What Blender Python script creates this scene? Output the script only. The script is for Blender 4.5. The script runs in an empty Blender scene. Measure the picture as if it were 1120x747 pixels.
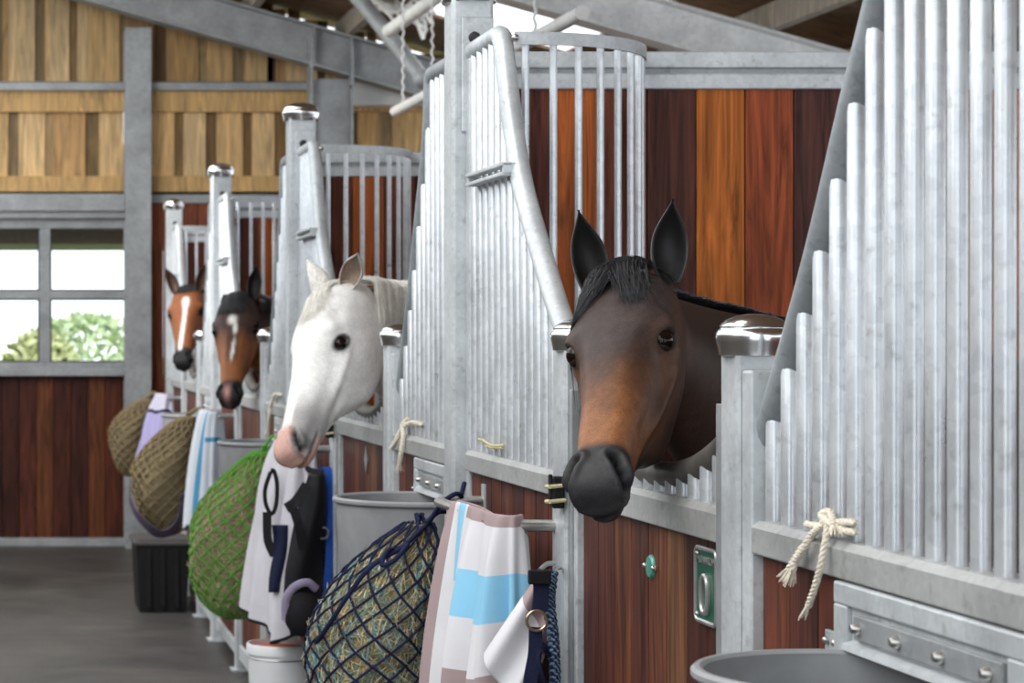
import bpy, bmesh, math, random
import numpy as np
from mathutils import Vector, Matrix, noise as mnoise
R=random.Random(7)
SC=bpy.context.scene
COL=SC.collection
F=2494.0; HZ=1.6; CX=-5.0; CY=366.0
def PX(x,y,D): return Vector(((x-CX)*D/F, D, HZ+(CY-y)*D/F))

# ---------------------------------------------------------------- mesh builder
class MB:
    def __init__(s): s.v=[]; s.f=[]; s.sm=[]; s.c=[]; s.uv={}; s.col=None
    def add(s,vs,fs,smooth=False,col=None):
        o=len(s.v); s.v+= [tuple(p) for p in vs]
        s.c+= [col if col else (1,1,1)]*len(vs)
        for f in fs: s.f.append(tuple(i+o for i in f)); s.sm.append(smooth)
        return o
    def box(s,x0,x1,y0,y1,z0,z1,ch=0.0,col=None):
        if ch<=0:
            vs=[(x,y,z) for x in (x0,x1) for y in (y0,y1) for z in (z0,z1)]
            fs=[(0,1,3,2),(4,6,7,5),(0,4,5,1),(2,3,7,6),(0,2,6,4),(1,5,7,3)]
            return s.add(vs,fs,False,col)
        bm=bmesh.new(); bmesh.ops.create_cube(bm,size=1)
        for v in bm.verts: v.co=Vector(((x0+x1)/2+v.co.x*(x1-x0),(y0+y1)/2+v.co.y*(y1-y0),(z0+z1)/2+v.co.z*(z1-z0)))
        bmesh.ops.bevel(bm,geom=bm.edges[:],offset=ch,segments=2,affect='EDGES',profile=0.5)
        bm.verts.index_update()
        s.add([v.co[:] for v in bm.verts],[[v.index for v in f.verts] for f in bm.faces],False,col); bm.free()
    def prism(s,poly,axis,a,b,col=None,smooth=False):
        # poly: 2D points; axis 'x','y','z' extrusion from a to b
        n=len(poly)
        def P(p,t):
            if axis=='y': return (p[0],t,p[1])
            if axis=='x': return (t,p[0],p[1])
            return (p[0],p[1],t)
        vs=[P(p,a) for p in poly]+[P(p,b) for p in poly]
        fs=[tuple(range(n))[::-1],tuple(range(n,2*n))]+[(i,(i+1)%n,n+(i+1)%n,n+i) for i in range(n)]
        s.add(vs,fs,smooth,col)
    def tube(s,pts,r,n=10,cap=True,col=None,smooth=True,flat=None,up0=None):
        pts=[Vector(p) for p in pts]; m=len(pts)
        rs=r if isinstance(r,(list,tuple)) else [r]*m
        tan=[]
        for i in range(m):
            t=pts[min(i+1,m-1)]-pts[max(i-1,0)]
            tan.append(t.normalized() if t.length>1e-9 else Vector((0,0,1)))
        up=Vector(up0) if up0 else (Vector((0,0,1)) if abs(tan[0].z)<.9 else Vector((1,0,0)))
        vs=[]
        nrm=(up-tan[0]*up.dot(tan[0])).normalized()
        for i in range(m):
            nrm=(nrm-tan[i]*nrm.dot(tan[i]))
            nrm=nrm.normalized() if nrm.length>1e-6 else tan[i].orthogonal().normalized()
            b=tan[i].cross(nrm)
            for k in range(n):
                a=2*math.pi*(k+.5)/n
                ra=rs[i]; rb=rs[i]*(flat if flat else 1)
                vs.append(pts[i]+nrm*(math.cos(a)*ra)+b*(math.sin(a)*rb))
        fs=[]
        for i in range(m-1):
            for k in range(n):
                fs.append((i*n+k,i*n+(k+1)%n,(i+1)*n+(k+1)%n,(i+1)*n+k))
        if cap: fs+= [tuple(range(n))[::-1],tuple((m-1)*n+k for k in range(n))]
        s.add(vs,fs,smooth,col)
    def ribbon(s,pts,w,side,th=.003,col=None):
        # flat strap: pts centre line, side = width direction(s)
        pts=[Vector(p) for p in pts]; m=len(pts); vs=[]
        for i in range(m):
            t=(pts[min(i+1,m-1)]-pts[max(i-1,0)]).normalized()
            sd=Vector(side[i] if isinstance(side,list) else side); sd=(sd-t*sd.dot(t)).normalized()
            n=t.cross(sd)
            for a,b in ((-1,-1),(1,-1),(1,1),(-1,1)): vs.append(pts[i]+sd*(a*w/2)+n*(b*th/2))
        fs=[]
        for i in range(m-1):
            for k in range(4): fs.append((i*4+k,i*4+(k+1)%4,(i+1)*4+(k+1)%4,(i+1)*4+k))
        fs+=[(3,2,1,0),tuple((m-1)*4+k for k in range(4))]
        s.add(vs,fs,False,col)
    def lathe(s,prof,c=(0,0,0),n=24,smooth=True,col=None,axis='z',sy=1.0):
        vs=[];m=len(prof)
        for r,z in prof:
            for k in range(n):
                a=2*math.pi*k/n; p=(r*math.cos(a),r*math.sin(a)*sy,z)
                if axis=='x': p=(p[2],p[0],p[1])
                if axis=='y': p=(p[0],p[2],p[1])
                vs.append((c[0]+p[0],c[1]+p[1],c[2]+p[2]))
        fs=[]
        for i in range(m-1):
            for k in range(n):
                q=(i*n+k,i*n+(k+1)%n,(i+1)*n+(k+1)%n,(i+1)*n+k)
                fs.append(q if axis!='y' else q[::-1])
        if prof[0][0]>1e-5: fs.append(tuple(range(n))[::-1])
        if prof[-1][0]>1e-5: fs.append(tuple((m-1)*n+k for k in range(n)))
        s.add(vs,fs,smooth,col)
    def grid(s,fn,nu,nv,smooth=True,col=None,uvfn=None):
        vs=[fn(i/nu,j/nv) for j in range(nv+1) for i in range(nu+1)]
        fs=[(j*(nu+1)+i,j*(nu+1)+i+1,(j+1)*(nu+1)+i+1,(j+1)*(nu+1)+i) for j in range(nv) for i in range(nu)]
        o=s.add(vs,fs,smooth,col)
        for j in range(nv+1):
            for i in range(nu+1): s.uv[o+j*(nu+1)+i]=(uvfn(i/nu,j/nv) if uvfn else (i/nu,j/nv))
    def ball(s,c,r,n=12,m=8,col=None,sc=(1,1,1)):
        vs=[];fs=[]
        for j in range(m+1):
            p=math.pi*j/m
            for k in range(n):
                a=2*math.pi*k/n
                vs.append((c[0]+r*sc[0]*math.sin(p)*math.cos(a),c[1]+r*sc[1]*math.sin(p)*math.sin(a),c[2]+r*sc[2]*math.cos(p)))
        for j in range(m):
            for k in range(n):
                fs.append((j*n+k,(j+1)*n+k,(j+1)*n+(k+1)%n,j*n+(k+1)%n))
        s.add(vs,fs,True,col)
    def build(s,name,mat,parent=None,sharp=40,bevel=0):
        me=bpy.data.meshes.new(name); me.from_pydata(s.v,[],s.f)
        me.polygons.foreach_set('use_smooth',s.sm)
        ca=me.color_attributes.new('Col','FLOAT_COLOR','POINT')
        ca.data.foreach_set('color',np.array([(*c,1.0) for c in s.c],dtype=np.float32).ravel())
        if s.uv:
            u=me.uv_layers.new(name='UVMap')
            li=np.empty(len(me.loops),dtype=np.int32); me.loops.foreach_get('vertex_index',li)
            u.data.foreach_set('uv',np.array([s.uv.get(int(i),(0,0)) for i in li],dtype=np.float32).ravel())
        me.validate()
        if any(s.sm): me.set_sharp_from_angle(angle=math.radians(sharp))
        ms=mat if isinstance(mat,(list,tuple)) else [mat]
        for m_ in ms: me.materials.append(m_)
        o=bpy.data.objects.new(name,me); COL.objects.link(o)
        if parent is not None: o.parent=parent
        if bevel:
            b=o.modifiers.new('bev','BEVEL'); b.width=bevel; b.segments=2; b.limit_method='ANGLE'; b.angle_limit=math.radians(50)
        return o

def empty(name,loc=(0,0,0)):
    o=bpy.data.objects.new(name,None); COL.objects.link(o); o.location=loc; o.empty_display_size=.1; return o
def tag(o,label=None,cat=None,group=None,kind=None):
    if label: o['label']=label
    if cat: o['category']=cat
    if group: o['group']=group
    if kind: o['kind']=kind
    return o
KIDS={}
def copy_tree(o,parent=None,loc=None):
    c=o.copy(); COL.objects.link(c)
    if parent is not None: c.parent=parent
    if loc is not None: c.location=loc
    for ch in list(o.children): copy_tree(ch,c)
    return c
def rounded(pts,rad,seg=6):
    pts=[Vector(p) for p in pts]; out=[pts[0]]
    for i in range(1,len(pts)-1):
        a,b,c=pts[i-1],pts[i],pts[i+1]
        d1=(a-b);d2=(c-b); r=min(rad,d1.length*.49,d2.length*.49)
        p0=b+d1.normalized()*r; p1=b+d2.normalized()*r
        for k in range(seg+1):
            t=k/seg; out.append((p0*(1-t)+b*t)*(1-t)+(b*(1-t)+p1*t)*t)
    out.append(pts[-1]); return out
def spline(pts,n=8):
    pts=[Vector(p) for p in pts]; out=[]
    P=[pts[0]*2-pts[1]]+pts+[pts[-1]*2-pts[-2]]
    for i in range(1,len(P)-2):
        for k in range(n):
            t=k/n;a,b,c,d=P[i-1],P[i],P[i+1],P[i+2]
            out.append(.5*((2*b)+(c-a)*t+(2*a-5*b+4*c-d)*t*t+(3*b-a-3*c+d)*t**3))
    out.append(pts[-1]); return out

# ---------------------------------------------------------------- materials
def newmat(name):
    m=bpy.data.materials.new(name); m.use_nodes=True; nt=m.node_tree; b=nt.nodes['Principled BSDF']
    return m,nt,b
def N(nt,t,**k):
    n=nt.nodes.new(t)
    for a,v in k.items(): setattr(n,a,v)
    return n
def ramp(nt,src,stops,interp='LINEAR'):
    r=N(nt,'ShaderNodeValToRGB'); r.color_ramp.interpolation=interp
    e=r.color_ramp.elements
    while len(e)<len(stops): e.new(.5)
    for i,(p,c) in enumerate(stops): e[i].position=p; e[i].color=(*c,1) if len(c)==3 else c
    nt.links.new(src,r.inputs[0]); return r
def mixc(nt,a,b,fac,mode='MIX'):
    m=N(nt,'ShaderNodeMix',data_type='RGBA',blend_type=mode)
    for s,v in ((m.inputs[0],fac),(m.inputs[6],a),(m.inputs[7],b)):
        if hasattr(v,'links') or isinstance(v,bpy.types.NodeSocket): nt.links.new(v,s)
        else: s.default_value=v if not isinstance(v,tuple) else (*v,1) if len(v)==3 else v
    return m.outputs[2]
def coords(nt,scale=(1,1,1),kind='pos'):
    if kind=='pos': src=N(nt,'ShaderNodeNewGeometry').outputs['Position']
    else: src=N(nt,'ShaderNodeTexCoord').outputs['Object']
    mp=N(nt,'ShaderNodeMapping'); mp.inputs['Scale'].default_value=scale
    nt.links.new(src,mp.inputs[0]); return mp.outputs[0]
def tex_noise(nt,vec,scale,detail=4,rough=.55,dist=0):
    n=N(nt,'ShaderNodeTexNoise'); nt.links.new(vec,n.inputs['Vector'])
    n.inputs['Scale'].default_value=scale; n.inputs['Detail'].default_value=detail; n.inputs['Roughness'].default_value=rough
    n.inputs['Distortion'].default_value=dist
    return n.outputs[0]
def bump(nt,b,h,strength=.3,dist=.002):
    n=N(nt,'ShaderNodeBump'); n.inputs['Strength'].default_value=strength; n.inputs['Distance'].default_value=dist
    nt.links.new(h,n.inputs['Height']); nt.links.new(n.outputs[0],b.inputs['Normal'])
def simple(name,col,rough=.5,metal=0,var=.15,scale=30,bmp=.15,spec=.5,coat=0,dist=.002):
    m,nt,b=newmat(name)
    v=coords(nt); n=tex_noise(nt,v,scale)
    c=ramp(nt,n,[(.25,tuple(x*(1-var) for x in col)),(.75,tuple(min(1,x*(1+var)) for x in col))])
    nt.links.new(c.outputs[0],b.inputs['Base Color'])
    b.inputs['Roughness'].default_value=rough; b.inputs['Metallic'].default_value=metal
    b.inputs['Specular IOR Level'].default_value=spec; b.inputs['Coat Weight'].default_value=coat
    if bmp: bump(nt,b,n,bmp,dist)
    return m
def galv(name,base=(.50,.53,.55),dark=.72,metal=.45,rough=.42,spangle=90):
    m,nt,b=newmat(name); v=coords(nt)
    vo=N(nt,'ShaderNodeTexVoronoi'); nt.links.new(v,vo.inputs['Vector']); vo.inputs['Scale'].default_value=spangle
    big=tex_noise(nt,v,5,5,.6); med=tex_noise(nt,v,38,4,.6)
    c1=ramp(nt,big,[(.3,tuple(x*dark for x in base)),(.55,base),(.75,tuple(min(1,x*1.2) for x in base))])
    g=N(nt,'ShaderNodeRGBToBW'); nt.links.new(vo.outputs['Color'],g.inputs[0])
    c2=ramp(nt,g.outputs[0],[(.2,(.90,.91,.92)),(.8,(1.05,1.05,1.04))])
    o=mixc(nt,c1.outputs[0],c2.outputs[0],.8,'MULTIPLY')
    st=ramp(nt,med,[(.28,(.55,.53,.5)),(.42,(1,1,1))])
    o=mixc(nt,o,st.outputs[0],.55,'MULTIPLY')
    nt.links.new(o,b.inputs['Base Color'])
    b.inputs['Metallic'].default_value=metal
    rr=ramp(nt,big,[(.2,(rough-.08,)*3),(.8,(rough+.14,)*3)]); nt.links.new(rr.outputs[0],b.inputs['Roughness'])
    bump(nt,b,med,.12,.002); return m
def wood(name,grain=1.0,rough=.42,contrast=.55,spec=.4,joint=None):
    # board tint comes from the Col attribute, grain runs along z
    m,nt,b=newmat(name)
    at=N(nt,'ShaderNodeAttribute'); at.attribute_name='Col'
    pos=N(nt,'ShaderNodeNewGeometry').outputs['Position']
    off=N(nt,'ShaderNodeVectorMath',operation='MULTIPLY_ADD'); nt.links.new(at.outputs['Color'],off.inputs[0])
    off.inputs[1].default_value=(37,53,91); nt.links.new(pos,off.inputs[2])
    mp=N(nt,'ShaderNodeMapping'); mp.inputs['Scale'].default_value=(14*grain,14*grain,1.1); nt.links.new(off.outputs[0],mp.inputs[0])
    n1=tex_noise(nt,mp.outputs[0],1.6,6,.62,1.6)
    mp2=N(nt,'ShaderNodeMapping'); mp2.inputs['Scale'].default_value=(90*grain,90*grain,2.2); nt.links.new(off.outputs[0],mp2.inputs[0])
    n2=tex_noise(nt,mp2.outputs[0],1.5,4,.6,.4)
    a=ramp(nt,n1,[(.28,(1-contrast,)*3),(.48,(.95,.95,.95)),(.70,(1+contrast*.9,1+contrast*.75,1+contrast*.5))])
    d=ramp(nt,n2,[(.35,(.70,.68,.66)),(.6,(1.08,1.08,1.08))])
    o=mixc(nt,at.outputs['Color'],a.outputs[0],1,'MULTIPLY'); o=mixc(nt,o,d.outputs[0],.8,'MULTIPLY')
    nt.links.new(o,b.inputs['Base Color']); b.inputs['Roughness'].default_value=rough; b.inputs['Specular IOR Level'].default_value=spec
    bump(nt,b,n2,.2,.002); return m
M={}
M['galv']=galv('galvanised_steel',(.57,.595,.61),.76,.32)
M['galv_rail']=galv('galvanised_rail',(.40,.405,.395),.76,.25,.5)
M['galv_lit']=galv('galvanised_rafter_lit',(.78,.78,.77),.85,.1,.5,40)  # paler base colour stands in for light falling on the nearer rafter
M['galv_dark']=galv('galvanised_tube',(.33,.355,.37),.75,.3,.48)
M['galv_bar']=galv('galvanised_bar',(.63,.655,.68),.80,.5,.30,60)
M['galv_frame']=galv('galvanised_building',(.30,.31,.315),.70,.2,.5,40)
M['chrome']=simple('chrome',(.80,.80,.82),.2,1,.03,20,0)
M['chrome_dark']=simple('dark_chrome',(.30,.28,.30),.12,1,.1,20,0)
M['steel']=simple('brushed_steel',(.46,.45,.43),.3,.9,.12,40,.05)
M['wornrail']=simple('worn_dip_tube',(.085,.080,.070),.5,.15,.5,22,.15)
M['hardwood']=wood('hardwood_boards',1,.5,.80,.14)
M['pine']=wood('pine_boards',.8,.65,.45,.25)
M['roofwood']=simple('roof_timber',(.24,.15,.09),.8,0,.35,9,.1,.2)
M['black']=simple('black_plastic',(.008,.008,.009),.5,0,.3,25,.1,.25)
M['rubber']=simple('black_rubber',(.02,.02,.022),.6,0,.2,25,.1)
M['tub']=simple('grey_tub',(.27,.275,.28),.5,.1,.22,9,.05,.4)
M['white_plastic']=simple('white_plastic',(.78,.79,.80),.4,0,.04,12,.02)
M['orange']=simple('orange_plastic',(.75,.17,.06),.45,0,.1,12,.02)
M['rope']=simple('cotton_rope',(.72,.66,.55),.9,0,.2,160,.6,.1,0,.003)
M['twine']=simple('baler_twine',(.55,.50,.30),.9,0,.25,160,.4,.1)
M['navy']=simple('navy_webbing',(.012,.016,.045),.75,0,.3,220,.3,.2)
M['blue']=simple('blue_webbing',(.015,.07,.33),.7,0,.2,200,.3,.2)
M['blackweb']=simple('black_webbing',(.010,.010,.012),.7,0,.3,120,.3,.25)
M['badge']=simple('green_badge',(.08,.30,.24),.3,.2,.2,30,.02)
M['plategreen']=simple('plate_green',(.005,.085,.05),.3,0,.15,30,.02)
M['alu']=simple('cast_aluminium',(.50,.50,.48),.35,.8,.15,40,.1)
M['dark']=simple('dark_gap',(.01,.01,.01),.9,0,.1,10,0)
M['whitepaint']=simple('white_painted_tube',(.74,.73,.70),.5,0,.12,9,.05)
# ---------------------------------------------------------------- stall fronts
XP=1.184; XB=1.187; XF=1.15; XW=1.168
S=3.13
T=[2.38]+[5.69+S*k for k in range(4)]
Nn=[3.557+S*k for k in range(4)]
Fn=[4.62+S*k for k in range(4)]
ZR=1.307; ZRB=1.267
REDS=[(.20,.055,.028),(.11,.032,.020),(.26,.080,.035),(.15,.042,.024),(.09,.028,.022),(.30,.10,.04),(.17,.05,.03)]
def redboard(): 
    c=R.choice(REDS); k=R.uniform(.8,1.15); return tuple(x*k for x in c)
def boards_y(mb,x0,x1,ya,yb,z0,z1,w=.105,cols=None):
    n=max(1,round((yb-ya)/w)); w=(yb-ya)/n
    for i in range(n):
        c=cols[i%len(cols)] if cols else redboard()
        mb.box(x0,x1,ya+i*w+.0012,ya+(i+1)*w-.0012,z0,z1,.0022,c)
def chamfer_post(mb,cx,cy,h,z0,z1,ch):
    p=[(-h,-h+ch),(-h+ch,-h),(h-ch,-h),(h,-h+ch),(h,h-ch),(h-ch,h),(-h+ch,h),(-h,h-ch)]
    mb.prism([(cx+a,cy+b) for a,b in p],'z',z0,z1)
def make_short_post():
    r=empty('short_post')
    m=MB(); chamfer_post(m,0,0,.0405,0,1.575,.006); m.build('post_tube',M['galv'],r,bevel=.003)
    m=MB(); m.lathe([(.051,1.567),(.0535,1.568),(.0545,1.576),(.0575,1.588),(.0588,1.596),(.0582,1.602),(.0555,1.607),(.0522,1.609),(.0518,1.611),(.0528,1.613),(.049,1.618),(.040,1.6245),(.027,1.6295),(.012,1.632),(0,1.6325)],n=32)
    m.build('cap',M['chrome'],r,sharp=60)
    m=MB(); m.box(-.06,.06,-.06,.06,0,.008); m.build('base_plate',M['galv'],r)
    return r
def make_tall_post():
    r=empty('tall_post')
    m=MB(); chamfer_post(m,0,0,.052,0,2.44,.009); m.build('post_tube',M['galv'],r,bevel=.003)
    m=MB(); m.lathe([(.064,2.424),(.067,2.426),(.068,2.440),(.072,2.450),(.073,2.458),(.071,2.464),(.067,2.467),(.066,2.470),(.066,2.473),(.060,2.481),(.045,2.490),(.02,2.497),(0,2.498)],n=32)
    m.build('cap',M['chrome'],r,sharp=60)
    m=MB(); m.box(-.030,.0500,-.0575,-.0515,2.10,2.385,.004); m.build('fixing_plate',M['galv'],r)
    m=MB(); m.lathe([(.0,-.012),(.011,-.011),(.0145,-.005),(.0145,.0),(0,.0)],(.002,-.0575,2.334),16,axis='y'); m.build('bolt_cap',M['rubber'],r)
    m=MB(); m.box(-.07,.07,-.07,.07,0,.008); m.build('base_plate',M['galv'],r)
    return r
def rail_mb(ya,yb,zb=ZRB,zt=ZR):
    m=MB(); m.prism([(XF,zb),(XF,zt),(XB-.026,zt+.010),(XB+.02,zt+.011),(XB+.034,zt),(XB+.034,zb)],'y',ya,yb); return m
PA=[(.0,2.300),(.30,2.302),(.345,2.300),(.37,2.285),(.405,2.22),(.47,2.09),(.57,1.94),(.725,1.797),(.887,1.662),(1.0,1.585)]
PB=[(.0,2.300),(.42,2.302),(.465,2.298),(.485,2.275),(.495,2.19),(.53,2.085),(.625,1.92),(.72,1.748),(.80,1.62),(.89,1.489),(.925,1.44)]
def interp(P,u):
    for (a,za),(b,zb) in zip(P,P[1:]):
        if a<=u<=b: return za+(zb-za)*(u-a)/(b-a)
    return P[-1][1]
def make_panel(kind,L,us=1.0,hatch=False,rack=False,detail=True):
    """origin at the tall post; sgn -1 = towards the camera (A), +1 = away (B)"""
    r=empty('grille_panel')
    sg=-1 if kind=='A' else 1
    P=PA if kind=='A' else PB
    P=[(u*us,z) for u,z in P]
    y0=.056; y1=L-.043
    Y=lambda u: sg*u
    def yr(a,b): return (min(Y(a),Y(b)),max(Y(a),Y(b)))
    # swan neck tube
    pts=[(XB-.004,Y(max(u,y0)),z) for u,z in P]
    m=MB(); sp=spline(pts,6); m.tube(sp,.0240,14); m.build('swan_neck_tube',M['galv'] if kind=='A' else M['galv_dark'],r)
    # bars
    n=0; u=y1-.068
    while u>y0+.02:
        z1=interp(P,u)-(.006 if kind=='A' else .014)
        mb=MB(); rr=.0124
        mb.tube([(XB-.010,Y(u),ZR+.006),(XB-.010,Y(u),z1-.010),(XB-.010,Y(u),z1-.003),(XB-.010,Y(u),z1)],[rr,rr,rr*.8,rr*.35],10)
        mb.build('bar',M['galv_bar'],r); u-=.0657
    a,b=yr(y0+.0405,y1-.0425); rail_mb(a,b).build('rail',M['galv_rail'],r,bevel=.003)
    # stiles at both ends
    for w,zt in ((y1-.02,1.575 if kind=='A' else 1.545),):
        m=MB(); a,b=yr(w-.022,w+.02); m.box(XF,XF+.062,a,b,.08,zt,.004); m.build('stile',M['galv'],r)
    m=MB(); a,b=yr(y0,y0+.04); m.box(XF+.012,XF+.062,a,b,.08,2.28,.004); m.build('stile',M['galv'],r)
    # boards below
    m=MB()
    if hatch:
        ha=.16 if us>1 else y0+.045; hb=L-.437
        a,b=yr(hb,y1-.043); boards_y(m,XW,XW+.032,a,b,.12,ZRB-.002,.11,LOWER)
        a,b=yr(ha,hb); boards_y(m,XW,XW+.032,a,b,.12,.735,.11,LOWER)
        if ha-y0>.06:
            a,b=yr(y0+.042,ha); boards_y(m,XW,XW+.032,a,b,.12,ZRB-.002,.11,LOWER)
    else:
        a,b=yr(y0+.042,y1-.043); boards_y(m,XW,XW+.032,a,b,.12,ZRB-.002,.11,LOWER)
    m.build('boards',M['hardwood'],r)
    m=MB(); a,b=yr(y0,y1); m.box(XF+.004,XF+.062,a,b,.06,.12,.004); m.build('bottom_rail',M['galv'],r)
    if kind=='A' :
        m=MB()
        for z in (1.962,1.984): 
            a,b=yr(.17,.56); m.box(XB-.050,XB-.024,a,b,z-.0045,z+.0045,.002)
        a,b=yr(.547,.56); m.box(XB-.045,XB-.012,a,b,1.958,1.988,.002)
        a,b=yr(.17,.182); m.box(XB-.045,XB-.012,a,b,1.958,1.988,.002)
        m.build('slot_bracket',M['galv'],r)
    if hatch:
        ha=y0+.045; hb=L-.437
        if us>1: ha=.16
        fr=MB()
        zt,zb=1.264,.78
        a,b=yr(ha,hb)
        fr.box(XF-.004,XF+.028,a,b,zt-.030,zt,.003)
        fr.box(XF-.004,XF+.028,a,b,zb-.05,zb,.003)
        a,b=yr(hb-.045,hb); fr.box(XF-.004,XF+.028,a,b,zb,zt-.030,.003)
        a,b=yr(ha,ha+.045); fr.box(XF-.004,XF+.028,a,b,zb,zt-.030,.003)
        f=fr.build('hatch_frame',M['galv'],r)
        m=MB(); a,b=yr(hb,hb+.058); m.box(XF+.006,XF+.012,a,b,zb,1.190,.001); h=m.build('hinge_plate',M['galv'],f)
        m=MB()
        for q in (.012,.046): m.ball((XF+.003,Y(hb+q),1.176),.0055,10,6)
        m.build('rivet',M['steel'],f)
        # louvre sheet with bolts above the tub
        m=MB(); a,b=yr(ha+.045,hb-.046); 
        m.box(XF+.004,XF+.010,a,b,zt-.078,zt-.030,.002)
        m.prism([(XF-.006,zt-.090),(XF-.010,zt-.088),(XF-.008,zt-.080),(XF+.022,zt-.070),(XF+.024,zt-.074),(XF-.002,zt-.083)],'y',a,b)
        lv=m.build('louvre',M['galv'],r)
        m=MB(); a,b=yr(ha+.06,hb-.070); m.box(XF-.003,XF+.004,a,b,zt-.072,zt-.038,.0025); st=m.build('clamp_strip',M['galv_frame'],r)
        nb=4 if us>1 else 3
        for i in range(nb):
            mb=MB(); yy=Y(hb-.090-.133*i); mb.lathe([(0,-.012),(.005,-.0115),(.008,-.006),(.0085,0),(0,0)],(XF-.003,yy,zt-.055),10,axis='x'); mb.build('bolt',M['steel'],st)
    return r
LOWER=[(.095,.028,.018),(.075,.024,.017),(.11,.034,.020),(.065,.021,.015),(.10,.031,.020)]
DOORB=[(.080,.024,.016),(.065,.020,.015),(.17,.075,.036),(.115,.040,.022),(.080,.027,.018),(.115,.040,.022),(.075,.024,.016),(.07,.022,.016),(.09,.028,.018)]
def make_door(L):
    """origin at the near short post, door runs away from the camera"""
    r=empty('stall_door'); y0=.050; y1=L-.050
    m=rail_mb(y0+.0345,y1-.0185,ZRB,ZR+.006); m.build('rail',M['galv_rail'],r,bevel=.003)
    # dip tube: high at both ends, low in the middle
    def zt(y):
        t=(y-y0)/(y1-y0); return 1.352+.105*abs(2*t-1)**2.2
    ys=[y0+.02+(y1-y0-.04)*i/30 for i in range(31)]
    m=MB(); m.tube([(XB,y,zt(y)) for y in ys],.0235,14); m.build('dip_tube',M['wornrail'],r)
    y=y0+.035
    while y<y1-.02:
        mb=MB(); mb.tube([(XB-.008,y,ZR+.008),(XB-.008,y,zt(y)-.010)],.0132,10); mb.build('bar',M['galv_bar'],r); y+=.0657
    for ya,wd in ((y0,.034),(y1-.018,.018)):
        m=MB(); m.box(XF,XF+.066,ya,ya+wd,.07,1.49,.002); m.build('stile',M['galv_frame'],r)
    m=MB(); boards_y(m,XW,XW+.032,y0+.02,y1-.04,.13,ZRB-.002,.108,DOORB); m.build('boards',M['hardwood'],r)
    m=MB(); m.box(XF+.004,XF+.062,y0,y1,.06,.13,.004); m.build('bottom_rail',M['galv'],r)
    m=MB(); m.box(XF+.004,XF+.05,y1-.040,y1-.019,.13,ZRB,.003); m.build('hinge_stile',M['galv'],r)
    return r
def make_partition():
    """runs to +x from the tall post"""
    r=empty('stall_partition')
    x0=XP+.056; x1=4.55; xb=1.257
    m=MB(); m.box(x0,x1,-.024,.024,2.262,2.304,.004); m.build('top_rail',M['galv'],r)
    m=MB(); m.box(x0,x1,-.016,.016,2.249,2.263); m.build('rail_gap_strip',M['galv_dark'],r)
    m=MB(); m.box(x0,x1,-.024,.024,2.210,2.249,.004); m.build('board_rail',M['galv'],r)
    m=MB(); w=.1216; n=int((x1-xb)/w)
    # first boards chosen to follow the photograph
    seq=[(.11,.034,.024),(.36,.098,.026),(.13,.040,.024),(.075,.027,.020),(.42,.125,.026),(.25,.060,.024),(.075,.030,.025),(.34,.095,.028),(.12,.036,.025),(.30,.09,.03)]
    xs=xb
    for i in range(n):
        c=seq[i] if i<len(seq) else redboard()
        m.box(xs+.0012,xs+w-.0012,-.017,.017,.10,2.212,.0022,c); xs+=w
    m.build('boards',M['hardwood'],r)
    m=MB(); m.box(x0,x1,-.024,.024,.0,.10,.004); m.build('bottom_rail',M['galv'],r)
    m=MB(); m.box(x1-.06,x1,-.026,.026,0,2.30,.004); m.build('end_post',M['galv'],r)
    return r
def make_rack():
    r=empty('corner_rack'); rad=.40
    P=lambda a,z,q=rad:(XB+.012+q*math.sin(a),-.025-q*math.cos(a),z)
    m=MB(); na=24
    pts=[P(math.pi/2*i/na,2.285) for i in range(na+1)]
    side=(0,0,1)
    m.ribbon(pts,.030,side,.006); m.build('top_band',M['galv'],r)
    for i in range(9):
        a=math.radians(4+10*i)
        m=MB(); m.tube([P(a,1.30,rad-.010),P(a,2.272,rad-.010)],.0088,8); m.build('bar',M['galv_bar'],r)
    m=MB(); m.ribbon([P(math.pi/2*i/na,1.30) for i in range(na+1)],.03,side,.006); m.build('bottom_band',M['galv'],r)
    m=MB(); m.ribbon([P(math.radians(a),1.775,rad-.022) for a in (3,6,9,12,15)],.022,side,.004); m.build('cross_strap',M['galv'],r)
    m=MB(); m.ball(P(math.pi/2,2.285,rad+.004),.009,10,6); m.ball(P(.0,2.285,rad+.006),.009,10,6); m.build('bolt',M['steel'],r)
    return r
def make_tub():
    r=empty('feed_tub'); R0=.21; z=1.172; h=.33
    m=MB(); m.lathe([(.0,z-h),(R0*.86,z-h),(R0*.9,z-h+.012),(R0-.006,z-.02),(R0-.006,z-.004),(R0-.012,z-.004),(R0*.87,z-h+.02),(0,z-h+.02)],n=48); m.build('bowl',M['tub'],r,sharp=50)
    m=MB(); m.tube([(math.cos(2*math.pi*i/48)*(R0-.004),math.sin(2*math.pi*i/48)*(R0-.004),z-.004) for i in range(49)],.0085,8,cap=False); m.build('rim',M['tub'],r)
    return r
def make_rug_rail():
    r=empty('rug_rail'); z=1.209
    # origin at tall post, arms towards the camera
    m=MB()
    m.tube(rounded([(XF-.004,-1.022,z),(1.035,-1.022,z),(1.035,-.335,z),(XF-.004,-.335,z)],.045,6),.0125,12)
    m.build('rail_tube',M['steel'],r)
    for y in (-1.022,-.335):
        mb=MB(); mb.box(XF-.006,XF,y-.016,y+.016,z-.10,z+.04,.001); mb.build('wall_plate',M['galv'],r)
    return r
HN=['the dark bay horse with black muzzle','the white horse','the bay horse with a star','the far bay horse with a blaze']
HS=['dark bay black-muzzled horse','white horse','star-faced bay horse','far blaze-faced bay horse']
pr_short=make_short_post(); pr_tall=make_tall_post()
first=True
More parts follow.
